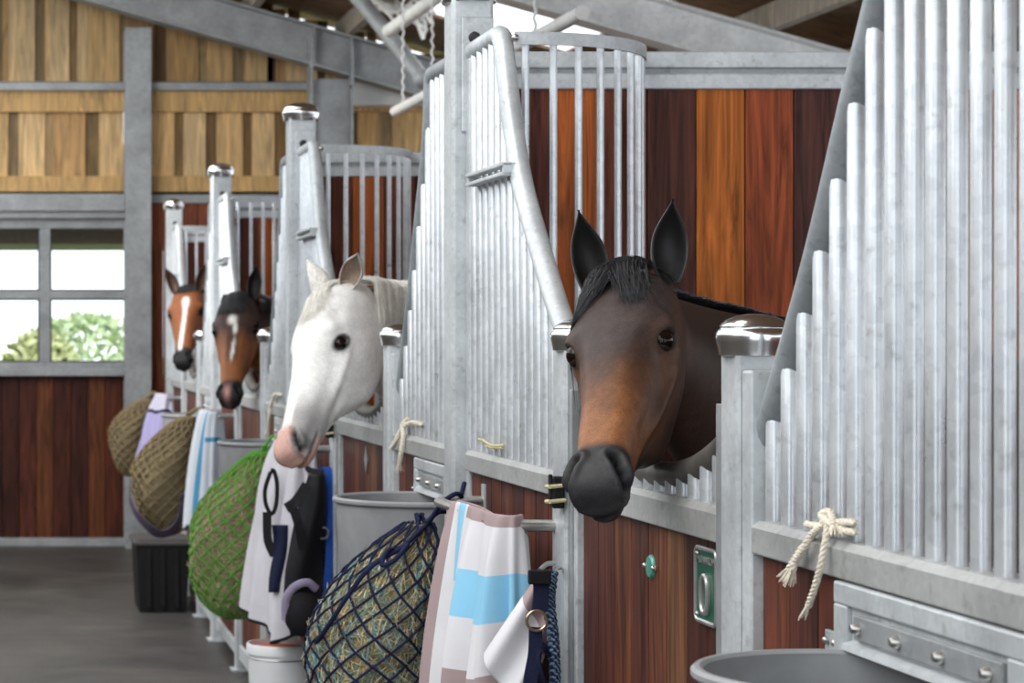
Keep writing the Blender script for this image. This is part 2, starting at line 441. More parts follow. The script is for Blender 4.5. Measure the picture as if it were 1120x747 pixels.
for k in range(4):
    o=pr_short if k==0 else copy_tree(pr_short); o.location=(XP,Nn[k],0)
    tag(o,f'short chrome-capped post on the near side of the {HS[k]}','post','short door posts')
    o=copy_tree(pr_short); o.location=(XP,Fn[k],0)
    tag(o,f'short chrome-capped post on the far side of the {HS[k]}','post','short door posts')
TL=['tallest looking galvanised post with black bolt, beside the slotted grille','tall galvanised post with chrome cap just behind the white horse','tall galvanised post rising behind the bay horse with a star','farthest tall galvanised post, behind the blaze-faced bay horse']
for k in range(4):
    o=pr_tall if k==0 else copy_tree(pr_tall); o.location=(XP-.003,T[k+1],0)
    tag(o,TL[k],'post','tall stall posts')
# panels
pa=make_panel('A',T[1]-Fn[0]); pb=make_panel('B',Nn[1]-T[1],1.0,True); pnear=make_panel('B',Nn[0]-T[0],1.2,True)
pnear.location=(0,T[0],0); tag(pnear,'large nearest grille of thick bars with white rope on its rail','stall front panel','grille panels')
for k in range(4):
    o=pa if k==0 else copy_tree(pa); o.location=(0,T[k+1],0)
    tag(o,f'swan-neck grille on the far side of {HN[k]}','stall front panel','grille panels')
    if k<3:
        o=pb if k==0 else copy_tree(pb); o.location=(0,T[k+1],0)
        tag(o,f'grille with feed hatch on the near side of {HN[k+1]}','stall front panel','grille panels')
d=make_door(Fn[0]-Nn[0])
doors=[]
for k in range(4):
    o=d if k==0 else copy_tree(d); o.location=(0,Nn[k],0); doors.append(o)
    tag(o,f'half door with dipped top tube under the head of {HN[k]}','door','half doors')
p=make_partition(); q=make_rack(); rr=make_rug_rail(); tb=make_tub()
for k in range(4):
    o=p if k==0 else copy_tree(p); o.location=(0,T[k+1],0)
    tag(o,f'red-brown boarded partition behind {HN[k]}','partition','stall partitions')
    o=q if k==0 else copy_tree(q); o.location=(0,T[k+1],0)
    tag(o,f'quarter-round rack of thin bars behind {HN[k]}','hay rack','corner hay racks')
    o=rr if k==0 else copy_tree(rr); o.location=(0,T[k+1],0)
    RL=['the striped rug','the white sheet','the grey and blue rug','the lilac rug']
    tag(o,f'steel rug rail sticking out from the stall front, carrying {RL[k]}','rail','rug rails')
TY=[T[0]+.49]+[T[k]+.28 for k in (1,2,3)]
TLb=['grey feed tub at the bottom, set in the nearest hatch','grey round feed tub behind the navy hay net','grey feed tub above the green hay net','small grey feed tub above the brown hay net and black bin']
for k in range(4):
    o=tb if k==0 else copy_tree(tb); o.location=(1.098,TY[k],0); tag(o,TLb[k],'tub','feed tubs')
# badges on the near door
D0=doors[0]
b=MB(); b.lathe([(0,-.0065),(.018,-.006),(.021,-.003),(.022,0),(0,0)],(XW,0.50,1.187),24,axis='x'); bo=b.build('badge',M['badge'],D0); bo['label']='round green badge'
b=MB()
for s_ in (-1,1): b.ball((XW-.005,0.50+s_*.026,1.187),.0052,8,6)
b.box(XW-.004,XW,0.50-.031,0.50+.031,1.182,1.192,.001)
b.build('badge_screw',M['steel'],bo)
# number plate : cast rim, green field, raised 0 and lettering
yc=.170; zc=1.189
npl=MB(); npl.box(XW-.006,XW,yc-.054,yc+.054,zc-.060,zc+.060,.003); pl=npl.build('number_plate',M['plategreen'],D0); pl['label']='green number plate with cast rim and a large 0'
rim=MB(); 
rp=rounded([(XW-.006,yc,zc+.060),(XW-.006,yc+.054,zc+.060),(XW-.006,yc+.054,zc-.060),(XW-.006,yc-.054,zc-.060),(XW-.006,yc-.054,zc+.060),(XW-.006,yc,zc+.060)],.012,4)
rim.tube(rp,.0042,8); rim.build('rim',M['alu'],pl)
z0=MB(); 
def oval(cy,cz,a,b_,n=28): return [(XW-.0085,cy+a*math.copysign(abs(math.cos(t))**.75,math.cos(t)),cz+b_*math.copysign(abs(math.sin(t))**.75,math.sin(t))) for t in [2*math.pi*i/n for i in range(n+1)]]
z0.tube(oval(yc,zc-.014,.017,.030),.0052,8,cap=False); z0.build('numeral',M['alu'],pl)
def text(body,size,loc,parent,mat,name='lettering',ext=.001,rotz=-90,curve=None):
    cu=bpy.data.curves.new(name,'FONT'); cu.body=body; cu.size=size; cu.extrude=ext; cu.align_x='CENTER'; cu.align_y='CENTER'
    cu.materials.append(mat); o=bpy.data.objects.new(name,cu); COL.objects.link(o); o.parent=parent
    o.location=loc; o.rotation_euler=(math.radians(90),0,math.radians(rotz)); return o
tx=text('MONARCH',.0175,(XW-.0075,yc,zc+.041),pl,M['alu'])
sc=MB()
for s_ in (-1,1): sc.ball((XW-.007,yc+.044,zc+s_*.050),.0045,8,6)
sc.build('screw',M['steel'],pl)
# ---------------------------------------------------------------- horses
def smst(a,b,x):
    t=np.clip((x-a)/(b-a),0,1); return t*t*(3-2*t)
HEAD=[ # s, top, bottom, w0(at top edge), w25, w50, w80
(-.05,-.060,-.150,.030,.050,.055,.040),
(-.02,-.010,-.180,.040,.066,.070,.050),
(.02,.016,-.205,.052,.082,.084,.055),
(.06,.030,-.222,.064,.094,.090,.056),
(.11,.035,-.236,.074,.102,.092,.056),
(.16,.039,-.246,.078,.106,.094,.057),
(.20,.037,-.252,.074,.103,.094,.056),
(.245,.030,-.250,.060,.088,.089,.053),
(.29,.022,-.236,.051,.077,.083,.050),
(.335,.014,-.208,.045,.067,.073,.047),
(.38,.008,-.172,.041,.060,.061,.043),
(.43,.002,-.146,.039,.055,.051,.038),
(.475,-.003,-.134,.038,.053,.047,.036),
(.515,-.006,-.126,.037,.053,.046,.034),
(.548,-.007,-.122,.041,.058,.047,.034),
(.575,-.009,-.118,.041,.058,.046,.034),
(.597,-.017,-.113,.038,.054,.043,.032),
(.611,-.030,-.105,.028,.043,.038,.027),
(.617,-.050,-.095,.012,.022,.022,.014)]
def head_ring(row,n=12):
    s,t,b,w0,w25,w50,w80=row; d=t-b
    pts=[(0,t),(w0*.55,t-.003*d/.2),(w0,t-.06*d),(w25,t-.25*d),(w50,t-.5*d),(w80,t-.8*d),(w80*.55,t-.95*d),(0,b)]
    sp=spline([(p[0],p[1],0) for p in pts],4)
    right=[(max(0,p.x),p.y) for p in sp]
    ring=[(s,y,x) for x,y in right]+[(s,y,-x) for x,y in right[-2:0:-1]]
    return ring
def loft(mb,rings):
    n=len(rings[0]); vs=[p for r in rings for p in r]; fs=[]
    for i in range(len(rings)-1):
        for k in range(n): fs.append((i*n+k,i*n+(k+1)%n,(i+1)*n+(k+1)%n,(i+1)*n+k))
    fs+=[tuple(range(n))[::-1],tuple((len(rings)-1)*n+k for k in range(n))]
    mb.add(vs,fs,True)
def oval_ring(c,tan,up,a,b,crest=.35,n=26):
    tan=Vector(tan).normalized(); up=Vector(up); up=(up-tan*up.dot(tan)).normalized(); sd=tan.cross(up)
    out=[]
    for k in range(n):
        t=2*math.pi*k/n; u=math.cos(t); w=math.sin(t)
        ww=b*(1-crest*max(0,u)**1.5-.12*max(0,-u))
        out.append(Vector(c)+up*(a*u)+sd*(ww*w))
    return out
def horse_material(name,rough=.42,sheen=.25,bmp=.25,spec=.22):
    m,nt,b=newmat(name); at=N(nt,'ShaderNodeAttribute'); at.attribute_name='Coat'
    oc=coords(nt,(1,1,1),'obj'); n1=tex_noise(nt,oc,380,3,.75,.3); n2=tex_noise(nt,oc,26,5,.6)
    a=ramp(nt,n1,[(.3,(.62,.62,.62)),(.7,(1.42,1.42,1.42))]); a2=ramp(nt,n2,[(.3,(.86,.86,.86)),(.7,(1.12,1.12,1.12))])
    o=mixc(nt,at.outputs['Color'],a.outputs[0],.8,'MULTIPLY'); o=mixc(nt,o,a2.outputs[0],.8,'MULTIPLY')
    nt.links.new(o,b.inputs['Base Color']); b.inputs['Roughness'].default_value=rough
    b.inputs['Sheen Weight'].default_value=sheen; b.inputs['Sheen Roughness'].default_value=.4
    b.inputs['Specular IOR Level'].default_value=spec
    bump(nt,b,n1,bmp,.002); return m
def hair_material(name,c1,c2,rough=.38):
    m,nt,b=newmat(name); at=N(nt,'ShaderNodeAttribute'); at.attribute_name='Col'
    oc=coords(nt,(1,1,1),'obj'); n=tex_noise(nt,oc,30,3)
    r=ramp(nt,n,[(.3,c1),(.7,c2)]); o=mixc(nt,r.outputs[0],at.outputs['Color'],1,'MULTIPLY')
    nt.links.new(o,b.inputs['Base Color']); b.inputs['Roughness'].default_value=rough; return m
eye_m,nt,b=newmat('horse_eye'); b.inputs['Base Color'].default_value=(.012,.006,.004,1); b.inputs['Roughness'].default_value=.07; b.inputs['Specular IOR Level'].default_value=.22
n_=tex_noise(nt,coords(nt,(1,1,1),'obj'),90); r_=ramp(nt,n_,[(.3,(.006,.003,.002)),(.7,(.014,.006,.004))]); nt.links.new(r_.outputs[0],b.inputs['Base Color'])
EARS=[('ear',-1),('ear',1)]
def nzv(co,sc,seed=0):
    # cheap smooth pseudo noise, vectorised
    x,y,z=co[:,0]*sc+seed*1.7,co[:,1]*sc+seed*.9,co[:,2]*sc-seed*1.3
    return (np.sin(x*1.3+np.sin(y*1.1+z*.7)*1.4)+np.sin(y*1.7+np.sin(z*1.3-x*.6)*1.2)+np.sin(z*1.5+np.sin(x*.9+y*.8)*1.5))/3
def make_horse(label,P,es,scale,neck,body,coat,voxel,hair,mat,eardir,earopen,forelock,mane,roll=0,yawdir=None,earl=.060,eark=1.0,wk=1.0,eyes_=.203,eyen=-.022):
    """P poll, es direction poll->muzzle, yawdir horizontal direction the face looks"""
    P=Vector(P); es=Vector(es).normalized()
    if yawdir is None: ref=Vector((0,0,1))
    else: ref=Vector(yawdir)
    en=(ref-es*ref.dot(es)).normalized()
    if yawdir is None and en.y>0: en=-en
    el=es.cross(en).normalized()
    if roll: 
        q=Matrix.Rotation(roll,3,es); en=q@en; el=q@el
    def L2W(s,n,l): return P+(es*s+en*n+el*l)*scale
    root=empty('horse',(body['cx'],body['cy'],0)); tag(root,label,'horse','horses')
    mb=MB()
    dense=[]
    for i in range(len(HEAD)-1):
        for k in range(3):
            t=k/3; dense.append(tuple(a*(1-t)+b_*t for a,b_ in zip(HEAD[i],HEAD[i+1])))
    dense.append(HEAD[-1])
    loft(mb,[[L2W(p[0],p[1],p[2]*wk) for p in head_ring(r)] for r in dense])
    # neck
    npts=[L2W(*neck['in'])]+[Vector(p) for p in neck['pts']]
    ctr=spline(npts,6); na=neck['a']; nb=neck['b']; m=len(ctr); k=len(na)-1
    rings=[]
    for i,c in enumerate(ctr):
        t=i/(m-1)*k; j=min(int(t),k-1); f=t-j
        a=na[j]*(1-f)+na[j+1]*f; b_=nb[j]*(1-f)+nb[j+1]*f
        tan=ctr[min(i+1,m-1)]-ctr[max(i-1,0)]
        up0=(en*.55-es*.85).normalized(); fu=min(1,i/(m-1)*2.2); up=(up0*(1-fu)+Vector((0,0,1))*fu)
        rings.append(oval_ring(c,tan,up,a,b_))
    loft(mb,rings)
    # trunk, legs
    cx,cy,wz_=body['cx'],body['cy'],body['withers']; sz=wz_/1.55; ln=1.5*sz; dx=Vector(body.get('dir',(1,0,0)))
    sh=Vector((cx,cy,0))
    st=[(-.02,1.18,.20,.16),(.10,1.17,.30,.22),(.30,1.16,.345,.26),(.65,1.13,.34,.29),(1.0,1.15,.32,.285),(1.25,1.20,.29,.265),(1.42,1.18,.22,.2),(1.5,1.14,.1,.1)]
    rr=[oval_ring(sh+dx*(q[0]*sz)+Vector((0,0,q[1]*sz)),dx,(0,0,1),q[2]*sz,q[3]*sz,.15) for q in st]
    loft(mb,rr)
    sd=Vector((-dx.y,dx.x,0))
    for sgn in (-1,1):
        f=[(.12,1.05,.11),(.12,.85,.085),(.10,.72,.062),(.11,.52,.045),(.10,.46,.050),(.11,.40,.036),(.11,.16,.030),(.10,.12,.042),(.08,.06,.036)]
        mb.tube([sh+dx*(a*sz)+sd*(sgn*.14*sz)+Vector((0,0,z*sz)) for a,z,_ in f],[r*sz for *_,r in f],14)
        h=[(1.25,1.05,.17),(1.25,.86,.13),(1.18,.74,.095),(1.30,.60,.055),(1.38,.52,.055),(1.36,.44,.042),(1.35,.18,.034),(1.34,.13,.045),(1.31,.06,.038)]
        mb.tube([sh+dx*(a*sz)+sd*(sgn*.14*sz)+Vector((0,0,z*sz)) for a,z,_ in h],[r*sz for *_,r in h],14)
        for a in (.08,1.31): mb.lathe([(.062*sz,0),(.060*sz,.01),(.046*sz,.075*sz),(.02,.085*sz)],tuple(sh+dx*(a*sz)+sd*(sgn*.14*sz)),16)
    tmp=mb.build('tmp_body',mat)
    md=tmp.modifiers.new('r','REMESH'); md.mode='VOXEL'; md.voxel_size=voxel; md.use_smooth_shade=True
    dg=bpy.context.evaluated_depsgraph_get(); dg.update()
    me=bpy.data.meshes.new_from_object(tmp.evaluated_get(dg)); bpy.data.objects.remove(tmp,do_unlink=True)
    n=len(me.vertices); co=np.empty(n*3,np.float64); me.vertices.foreach_get('co',co); co=co.reshape(-1,3)
    ne=len(me.edges); ed=np.empty(ne*2,np.int32); me.edges.foreach_get('vertices',ed); ed=ed.reshape(-1,2)
    deg=np.bincount(ed.ravel(),minlength=n).astype(float)
    Bm=np.array([es[:],en[:],el[:]]); Pv=np.array(P[:])
    def loc(c): return (c-Pv)@Bm.T/scale
    def smooth(c,w,it):
        for _ in range(it):
            acc=np.zeros_like(c)
            for ax in range(3):
                acc[:,ax]=np.bincount(ed[:,0],c[ed[:,1],ax],n)+np.bincount(ed[:,1],c[ed[:,0],ax],n)
            c=c+(acc/deg[:,None]-c)*w[:,None]
        return c
    q=loc(co); s,nn,l=q.T
    joint=np.exp(-((s-.03)/.09)**2-((nn+.17)/.13)**2)*np.clip(1,0,1)
    body_w=smst(.30,.6,np.linalg.norm(co-Pv,axis=1)/scale)*(np.abs(s)>.0)
    head_w=((s>.02)&(s<.64)&(nn>-.27)&(nn<.06)&(np.abs(l)<.13))
    outside=1-head_w
    w=np.clip(.35*head_w+.6*outside,0,.6); it=max(3,int(12*.005/voxel))
    co=smooth(co,w,it)
    co=smooth(co,np.clip(joint*.7,0,.6),int(40*.005/voxel))
    q=loc(co); s,nn,l=q.T; al=np.abs(l); sg=np.sign(l)
    def G(s0,n0,l0,rs,rn,rl): return np.exp(-((s-s0)/rs)**2-((nn-n0)/rn)**2-((al-l0)/rl)**2)
    dl=np.zeros(n); dn=np.zeros(n); ds=np.zeros(n)
    E=(eyes_,eyen,.098)
    # brow ridge, socket hollow, lids
    dl+=.012*G(E[0]-.026,-.008,.095,.030,.020,.05); dn+=.007*G(E[0]-.026,-.005,.09,.032,.022,.05)
    dl-=.010*G(E[0]-.078,-.010,.09,.026,.022,.05)              # hollow above the eye
    dl+=.006*G(E[0]+.007,-.058,.1,.036,.016,.05)
    dl-=.007*G(E[0]+.042,-.040,.09,.022,.022,.05)
    dl+=.0055*np.exp(-((nn+.086+.10*(s-.28))/.011)**2)*smst(.19,.25,s)*(1-smst(.36,.42,s))*(al>.03)  # facial crest
    dl-=.0035*np.exp(-((nn+.060+.05*(s-.3))/.016)**2)*smst(.24,.29,s)*(1-smst(.40,.47,s))*(al>.02)
    dl+=.010*G(.165,-.160,.09,.075,.060,.06)              # cheek
    dl-=.006*G(.300,-.165,.08,.030,.05,.05)
    dl-=.005*np.exp(-((nn+.118)/.014)**2)*smst(.33,.38,s)*(1-smst(.44,.50,s))*(al>.02)
    # nostril wings and openings
    dl+=.006*G(.570,-.036,.055,.036,.026,.03)
    a1=(s-.548); b1=(nn+.034); ca,sa=math.cos(.55),math.sin(.55)
    u=(a1*ca-b1*sa); v_=(a1*sa+b1*ca)
    cl=np.array([(p.x,p.y,p.z) for p in spline([(.545,-.020,.030),(.556,-.014,.040),(.571,-.017,.047),(.584,-.031,.050),(.592,-.047,.048),(.592,-.060,.044)],8)])
    qa=np.stack([s,nn,al/wk],1); near=np.where((s>.49)&(s<.66))[0]; dist=np.full(n,9.); side_=np.zeros(n)
    if len(near):
        dd=((qa[near][:,None,:]-cl[None])**2).sum(2); dist[near]=np.sqrt(dd.min(1))
    nost=np.exp(-(dist/.0085)**4)
    rimn=np.exp(-((dist-.0165)/.0065)**2)
    dl-=.003*G(.50,-.030,.045,.02,.02,.03)
    # mouth line
    ml=-.089-.05*np.clip(.6-s,0,.12)
    mouth=np.exp(-((nn-ml)/.0042)**2)*smst(.495,.52,s)
    dl-=.001*mouth
    lipb=np.exp(-((nn-ml-.012)/.009)**2)*smst(.51,.54,s); dl+=.0028*lipb; ds+=.003*lipb*smst(.59,.605,s)
    dn-=.004*G(.57,-.13,.0,.03,.02,.04)
    mask=smst(-.02,.04,s)*(1-smst(.66,.70,s))*(nn<.08)*(nn>-.30)*(al<.15)
    vn=np.empty(n*3); me.vertices.foreach_set('co',co.ravel()); me.update(); me.vertex_normals.foreach_get('vector',vn); vn=vn.reshape(-1,3)@Bm.T
    q2=q.copy(); q2+=vn*((.0062*rimn-.022*nost-.0075*mouth)*mask)[:,None]; q2[:,0]+=ds*mask; q2[:,1]+=dn*mask; q2[:,2]+=sg*dl*mask
    # eye opening: press the surface in around the almond
    eu=(s-E[0]); ev=(nn-E[1])-.15*eu
    alm=np.exp(-((eu/.0190)**2+(ev/.0150)**2)**2)*(al>.05)*mask
    lid=np.exp(-((np.sqrt((eu/.0235)**2+(ev/.0185)**2)-1.02)/.26)**2)*(al>.05)*mask
    q2[:,2]+=sg*(-.0070*alm+.0032*lid)
    co=q2*scale@Bm+Pv
    co=smooth(co,.25*mask,1)
    me.vertices.foreach_set('co',co.ravel()); me.update()
    col=coat(q2,co,dict(nost=nost,mouth=mouth,alm=alm,lid=lid,mask=mask,loc=q,P=Pv))
    col=np.clip(col,0,1); ca_=me.color_attributes.new('Coat','FLOAT_COLOR','POINT')
    ca_.data.foreach_set('color',np.concatenate([col,np.ones((n,1))],1).astype(np.float32).ravel())
    me.materials.clear(); me.materials.append(mat)
    bo=bpy.data.objects.new('body',me); COL.objects.link(bo); bo.parent=root; bo.location=-root.location
    off=-root.location
    # eyes
    for sgn in (-1,1):
        sel=np.where((np.abs(s-E[0])<.006)&(np.abs(nn-E[1])<.006)&(l*sgn>.05))[0]
        lm=float(np.mean(np.abs(q2[sel,2]))) if len(sel) else .08
        e=MB(); r=.0215*scale; c=L2W(E[0],E[1],sgn*(lm+.0020-.0070)); e.ball((0,0,0),r,28,20)
        eo=e.build('eye',eye_m,root); eo.location=c+off
        gz=(el*sgn*.82+en*.52).normalized(); upv=(-es*.86+en*.42); upv=(upv-gz*upv.dot(gz)).normalized(); sdv=gz.cross(upv)
        for top,ed0,rl in ((1,62,1.12),(-1,27,1.08)):
            g_=MB()
            def lf(a,v,top=top,ed0=ed0,rl=rl):
                az=(a-.5)*2*math.radians(112); po=math.radians(8+(ed0+30*abs((a-.5)*2)**2.2-8)*v)
                rad=r*(rl-.03*v*v)
                return upv*(top*math.cos(po)*rad)+(gz*math.cos(az)+sdv*math.sin(az))*(math.sin(po)*rad)
            g_.grid(lf,28,12,True); g_.uv={}
            lo=g_.build('eyelid',hair['lidmat'],root,sharp=180); lo.location=c+off
            sl_=lo.modifiers.new('t','SOLIDIFY'); sl_.thickness=.0016*scale; sl_.offset=1
    # ears (curled leaf shells)
    for sgn in (-1,1):
        d=Vector(eardir[0 if sgn<0 else 1]).normalized(); op=Vector(earopen[0 if sgn<0 else 1]); op=(op-d*op.dot(d)).normalized(); sd2=d.cross(op)
        base=L2W(.014,-.030,sgn*earl); Ln=.168*scale*(eark[0 if sgn<0 else 1] if isinstance(eark,tuple) else eark)
        def er(v): 
            return scale*(.018+.0190*math.sin(math.pi*min(1,v*1.02)**.78)) if v<.5 else scale*(.018+.0190*math.sin(math.pi*min(1,v*1.02)**.78))*(1-((v-.5)/.5)**2.3)
        def ef(inner):
            def f(a,v):
                th=(a-.5)*2*math.radians(128-22*math.sin(v*math.pi))
                r=er(v)-(.0035*scale if inner else 0)
                bend=.018*scale*math.sin(v*math.pi*.9)
                c=base+d*(v*Ln)+sd2*(-sgn*.010*scale*v*v)*1.0 - op*(bend*.6-.012*scale*v*v)
                return c-op*(math.cos(th)*r)+sd2*(math.sin(th)*r*.92)
            return f
        e=MB(); nu,nv=18,16
        ec=hair['ear']; ei=hair['ear_in']
        e.grid(ef(False),nu,nv,True,ec); o0=len(e.v); e.grid(ef(True),nu,nv,True,ei)
        N1=(nu+1)*(nv+1)
        for j in range(nv):
            for a in (0,nu):
                i0=j*(nu+1)+a; e.f.append((i0,i0+nu+1,N1+i0+nu+1,N1+i0)); e.sm.append(True)
        e.uv={}
        eo=e.build('ear',hair['earmat'],root,sharp=80); eo.location=off
    # hair strands
    def strands(name,roots,fn,mat_,wid):
        h=MB()
        for rt in roots:
            pts,w=fn(rt); k=R.uniform(.6,1.35); m_=len(pts)
            h.tube(pts,[w*(1-.75*(i/(m_-1))**2) for i in range(m_)],3,True,(k,k,k),True,.6)
        o=h.build(name,mat_,root,sharp=180); o.location=off; return o
    def surf(sv,lv):
        # dorsal surface height of head at s,l
        for i in range(len(HEAD)-1):
            if HEAD[i][0]<=sv<=HEAD[i+1][0]:
                t=(sv-HEAD[i][0])/(HEAD[i+1][0]-HEAD[i][0]); r=[a*(1-t)+b_*t for a,b_ in zip(HEAD[i],HEAD[i+1])]; break
        else: r=HEAD[0]
        w0=r[3]; d=r[1]-r[2]; x=abs(lv)
        if x<w0: return r[1]-.06*d*(x/w0)**2
        w25=r[4]; tt=(x-w0)/max(.001,w25-w0); return r[1]-d*(.06+.19*min(1,tt)+.5*max(0,tt-1))
    if forelock:
        def fl(rt):
            g=forelock; l0=R.gauss(0,.020); s0=-.030+abs(R.gauss(0,.014)); ln=R.uniform(.55,1)*g['len']; side=(g['side'] if R.random()>g.get('split',0) else g.get('side2',-.03))+R.gauss(0,g['spread'])-l0
            pts=[]
            for i in range(9):
                t=i/8; sv=s0+ln*(t**1.05)*.92; lv=l0+side*(t**1.3)+.0015*math.sin(t*4+l0*120)
                nv=surf(max(-.045,sv),lv)+.003+g.get('puff',.010)*(math.sin(math.pi*min(1,t*1.1+.12))*R.uniform(.6,1.3)*(1-.7*t))+R.uniform(0,.004)
                pts.append(L2W(sv,nv,lv))
            return pts,R.uniform(.0005,.0010)*scale*g.get('w',1)
        strands('forelock',range(forelock['n']),fl,hair['mat'],.001)
    if mane:
        g=mane
        crest=[r_[0]for r_ in rings]
        def mn(rt):
            t=R.random()**.9*g['upto']; x=t*(len(rings)-1); j=min(int(x),len(rings)-2); f=x-j
            c=rings[j][0]*(1-f)+rings[j+1][0]*f; cen=ctr[j]*(1-f)+ctr[j+1]*f
            up=(c-cen).normalized(); tan=(ctr[min(j+1,m-1)]-ctr[j]).normalized(); sd_=tan.cross(up).normalized()*g['side']
            a=(c-cen).length; ln=R.uniform(.6,1)*g['len']; pts=[]; sp=R.uniform(-.012,.012)+g.get('sweep',0)*R.uniform(.5,1.2)
            st0=R.uniform(-.012,.012)
            for i in range(8):
                u_=i/7; ang=u_*ln/a*.8
                rad_=a*(1.0-.10*min(1,ang))+.010+R.uniform(0,.008)
                bb=(nb[0]*.6+nb[-1]*.25)*(min(1,ang*1.3)) 
                p=cen+up*(rad_*math.cos(ang)+g.get('lift',0)*math.sin(u_*3.14))+sd_*(bb+st0+.012*min(1,u_*3))+tan*(sp*u_)
                pts.append(p)
            return pts,R.uniform(.0006,.0012)*scale*g.get('w',1)
        strands('mane',range(g['n']),mn,hair['mat'],.001)
    return root
C=lambda *a: np.array(a,dtype=float)
def mix(a,b,t): return a*(1-t[:,None])+b*t[:,None]
def flat(c,n): return np.repeat(C(*c)[None],n,0)
def coat_bay1(q,co,d):
    s,nn,l=q.T; n=len(s); al=np.abs(l); h=d['mask']
    z1=nzv(q,28,1)*.5+nzv(q,70,2)*.35; z2=nzv(q,120,9)*.5+nzv(q,240,11)*.5
    c=flat((.036,.021,.016),n)
    c=mix(c,C(.075,.036,.022),h*smst(.0,.1,s))
    c=mix(c,C(.130,.055,.027),np.clip(h*smst(.27,.40,s+z1*.04-.25*np.clip(.03-al,0,.03)),0,1))
    tan=smst(.33,.46,s+z1*.035-.9*np.clip(.022-al,0,.03))*(1-smst(.505,.545,s+z1*.012-nn*.12))*smst(-.14,-.08,nn)
    c=mix(c,C(.270,.112,.046),np.clip(h*tan*(.85+.25*z1),0,1))
    c=mix(c,C(.140,.062,.030),np.clip(h*np.exp(-((s-.265)/.05)**2-((nn+.055)/.035)**2)*.8*(.8+.5*z1),0,1))
    c=mix(c,C(.125,.055,.030),np.clip(h*np.exp(-((s-.200)/.05)**2-((nn-.002)/.026)**2)*(al>.055)*.7,0,1))
    fore=smst(-.02,.05,s)*(1-smst(.26,.40,s+z1*.05+al*1.0))*smst(-.05,.0,nn)
    c=mix(c,C(.047,.034,.031),np.clip(h*fore*.92,0,1))
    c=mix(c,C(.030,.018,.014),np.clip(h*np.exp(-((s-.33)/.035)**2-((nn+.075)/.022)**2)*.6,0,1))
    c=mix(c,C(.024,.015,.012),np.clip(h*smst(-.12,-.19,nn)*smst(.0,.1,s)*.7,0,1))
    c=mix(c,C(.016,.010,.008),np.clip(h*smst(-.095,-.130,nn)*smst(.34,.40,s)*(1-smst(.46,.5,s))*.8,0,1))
    muz=smst(.505,.535,s+z1*.010+np.clip(-nn-.06,0,.1)*.35+.008*np.exp(-((al-.05)/.02)**2))
    c=mix(c,C(.026,.025,.027),h*muz)
    c=mix(c,C(.10,.095,.095),np.clip(h*muz*np.exp(-((nn+.072)/.018)**2-((s-.585)/.03)**2-((al-.045)/.02)**2)*.7*(z1*.8+.8),0,1))
    c=mix(c,C(.11,.09,.075),np.clip(h*smst(.47,.52,s)*smst(-.085,-.115,nn)*.35*(.7+z2),0,1))
    c=c*(1+.22*(z2*h)[:,None])
    c=mix(c,C(.003,.003,.003),np.clip(d['nost']*1.3,0,1)); c=mix(c,C(.006,.005,.005),np.clip(d['mouth']*h,0,1)*.8)
    c=mix(c,C(.020,.015,.013),np.clip(d['lid']*.55+d['alm'],0,1)*.9)
    return c
def coat_white(q,co,d):
    s,nn,l=q.T; n=len(s); al=np.abs(l); h=d['mask']; z1=nzv(q,24,3)*.6+nzv(q,60,4)*.3
    c=flat((.86,.83,.77),n)
    c=mix(c,C(.88,.865,.84),h)
    grey=smst(.38,.50,s+z1*.03+np.clip(-nn-.05,0,.1)*.25)*smst(.016,.028,al+z1*.006)
    c=mix(c,C(.30,.285,.285),np.clip(h*grey*.85,0,1))
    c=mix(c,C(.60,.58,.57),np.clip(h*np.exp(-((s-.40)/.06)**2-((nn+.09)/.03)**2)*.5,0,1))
    pink=smst(.49,.54,s+z1*.012)*(1-smst(.026,.040,al+z1*.004-np.clip(s-.57,0,1)*.4))
    c=mix(c,C(.66,.40,.33),np.clip(h*pink,0,1))
    c=mix(c,C(.62,.36,.26),np.clip(h*smst(.575,.6,s)*smst(-.09,-.10,nn)*.8,0,1))
    dk=smst(.535,.56,s)*smst(.034,.046,al+z1*.004); c=mix(c,C(.17,.16,.165),np.clip(h*dk*.75,0,1))
    c=mix(c,C(.010,.008,.008),np.clip(d['nost']*1.2,0,1)); c=mix(c,C(.10,.07,.06),np.clip(d['mouth']*h,0,1)*.8)
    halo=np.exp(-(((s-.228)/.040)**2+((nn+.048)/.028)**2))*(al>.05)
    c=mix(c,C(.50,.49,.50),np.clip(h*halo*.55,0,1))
    c=mix(c,C(.045,.042,.045),np.clip(d['lid']+d['alm'],0,1)*.95)
    return c
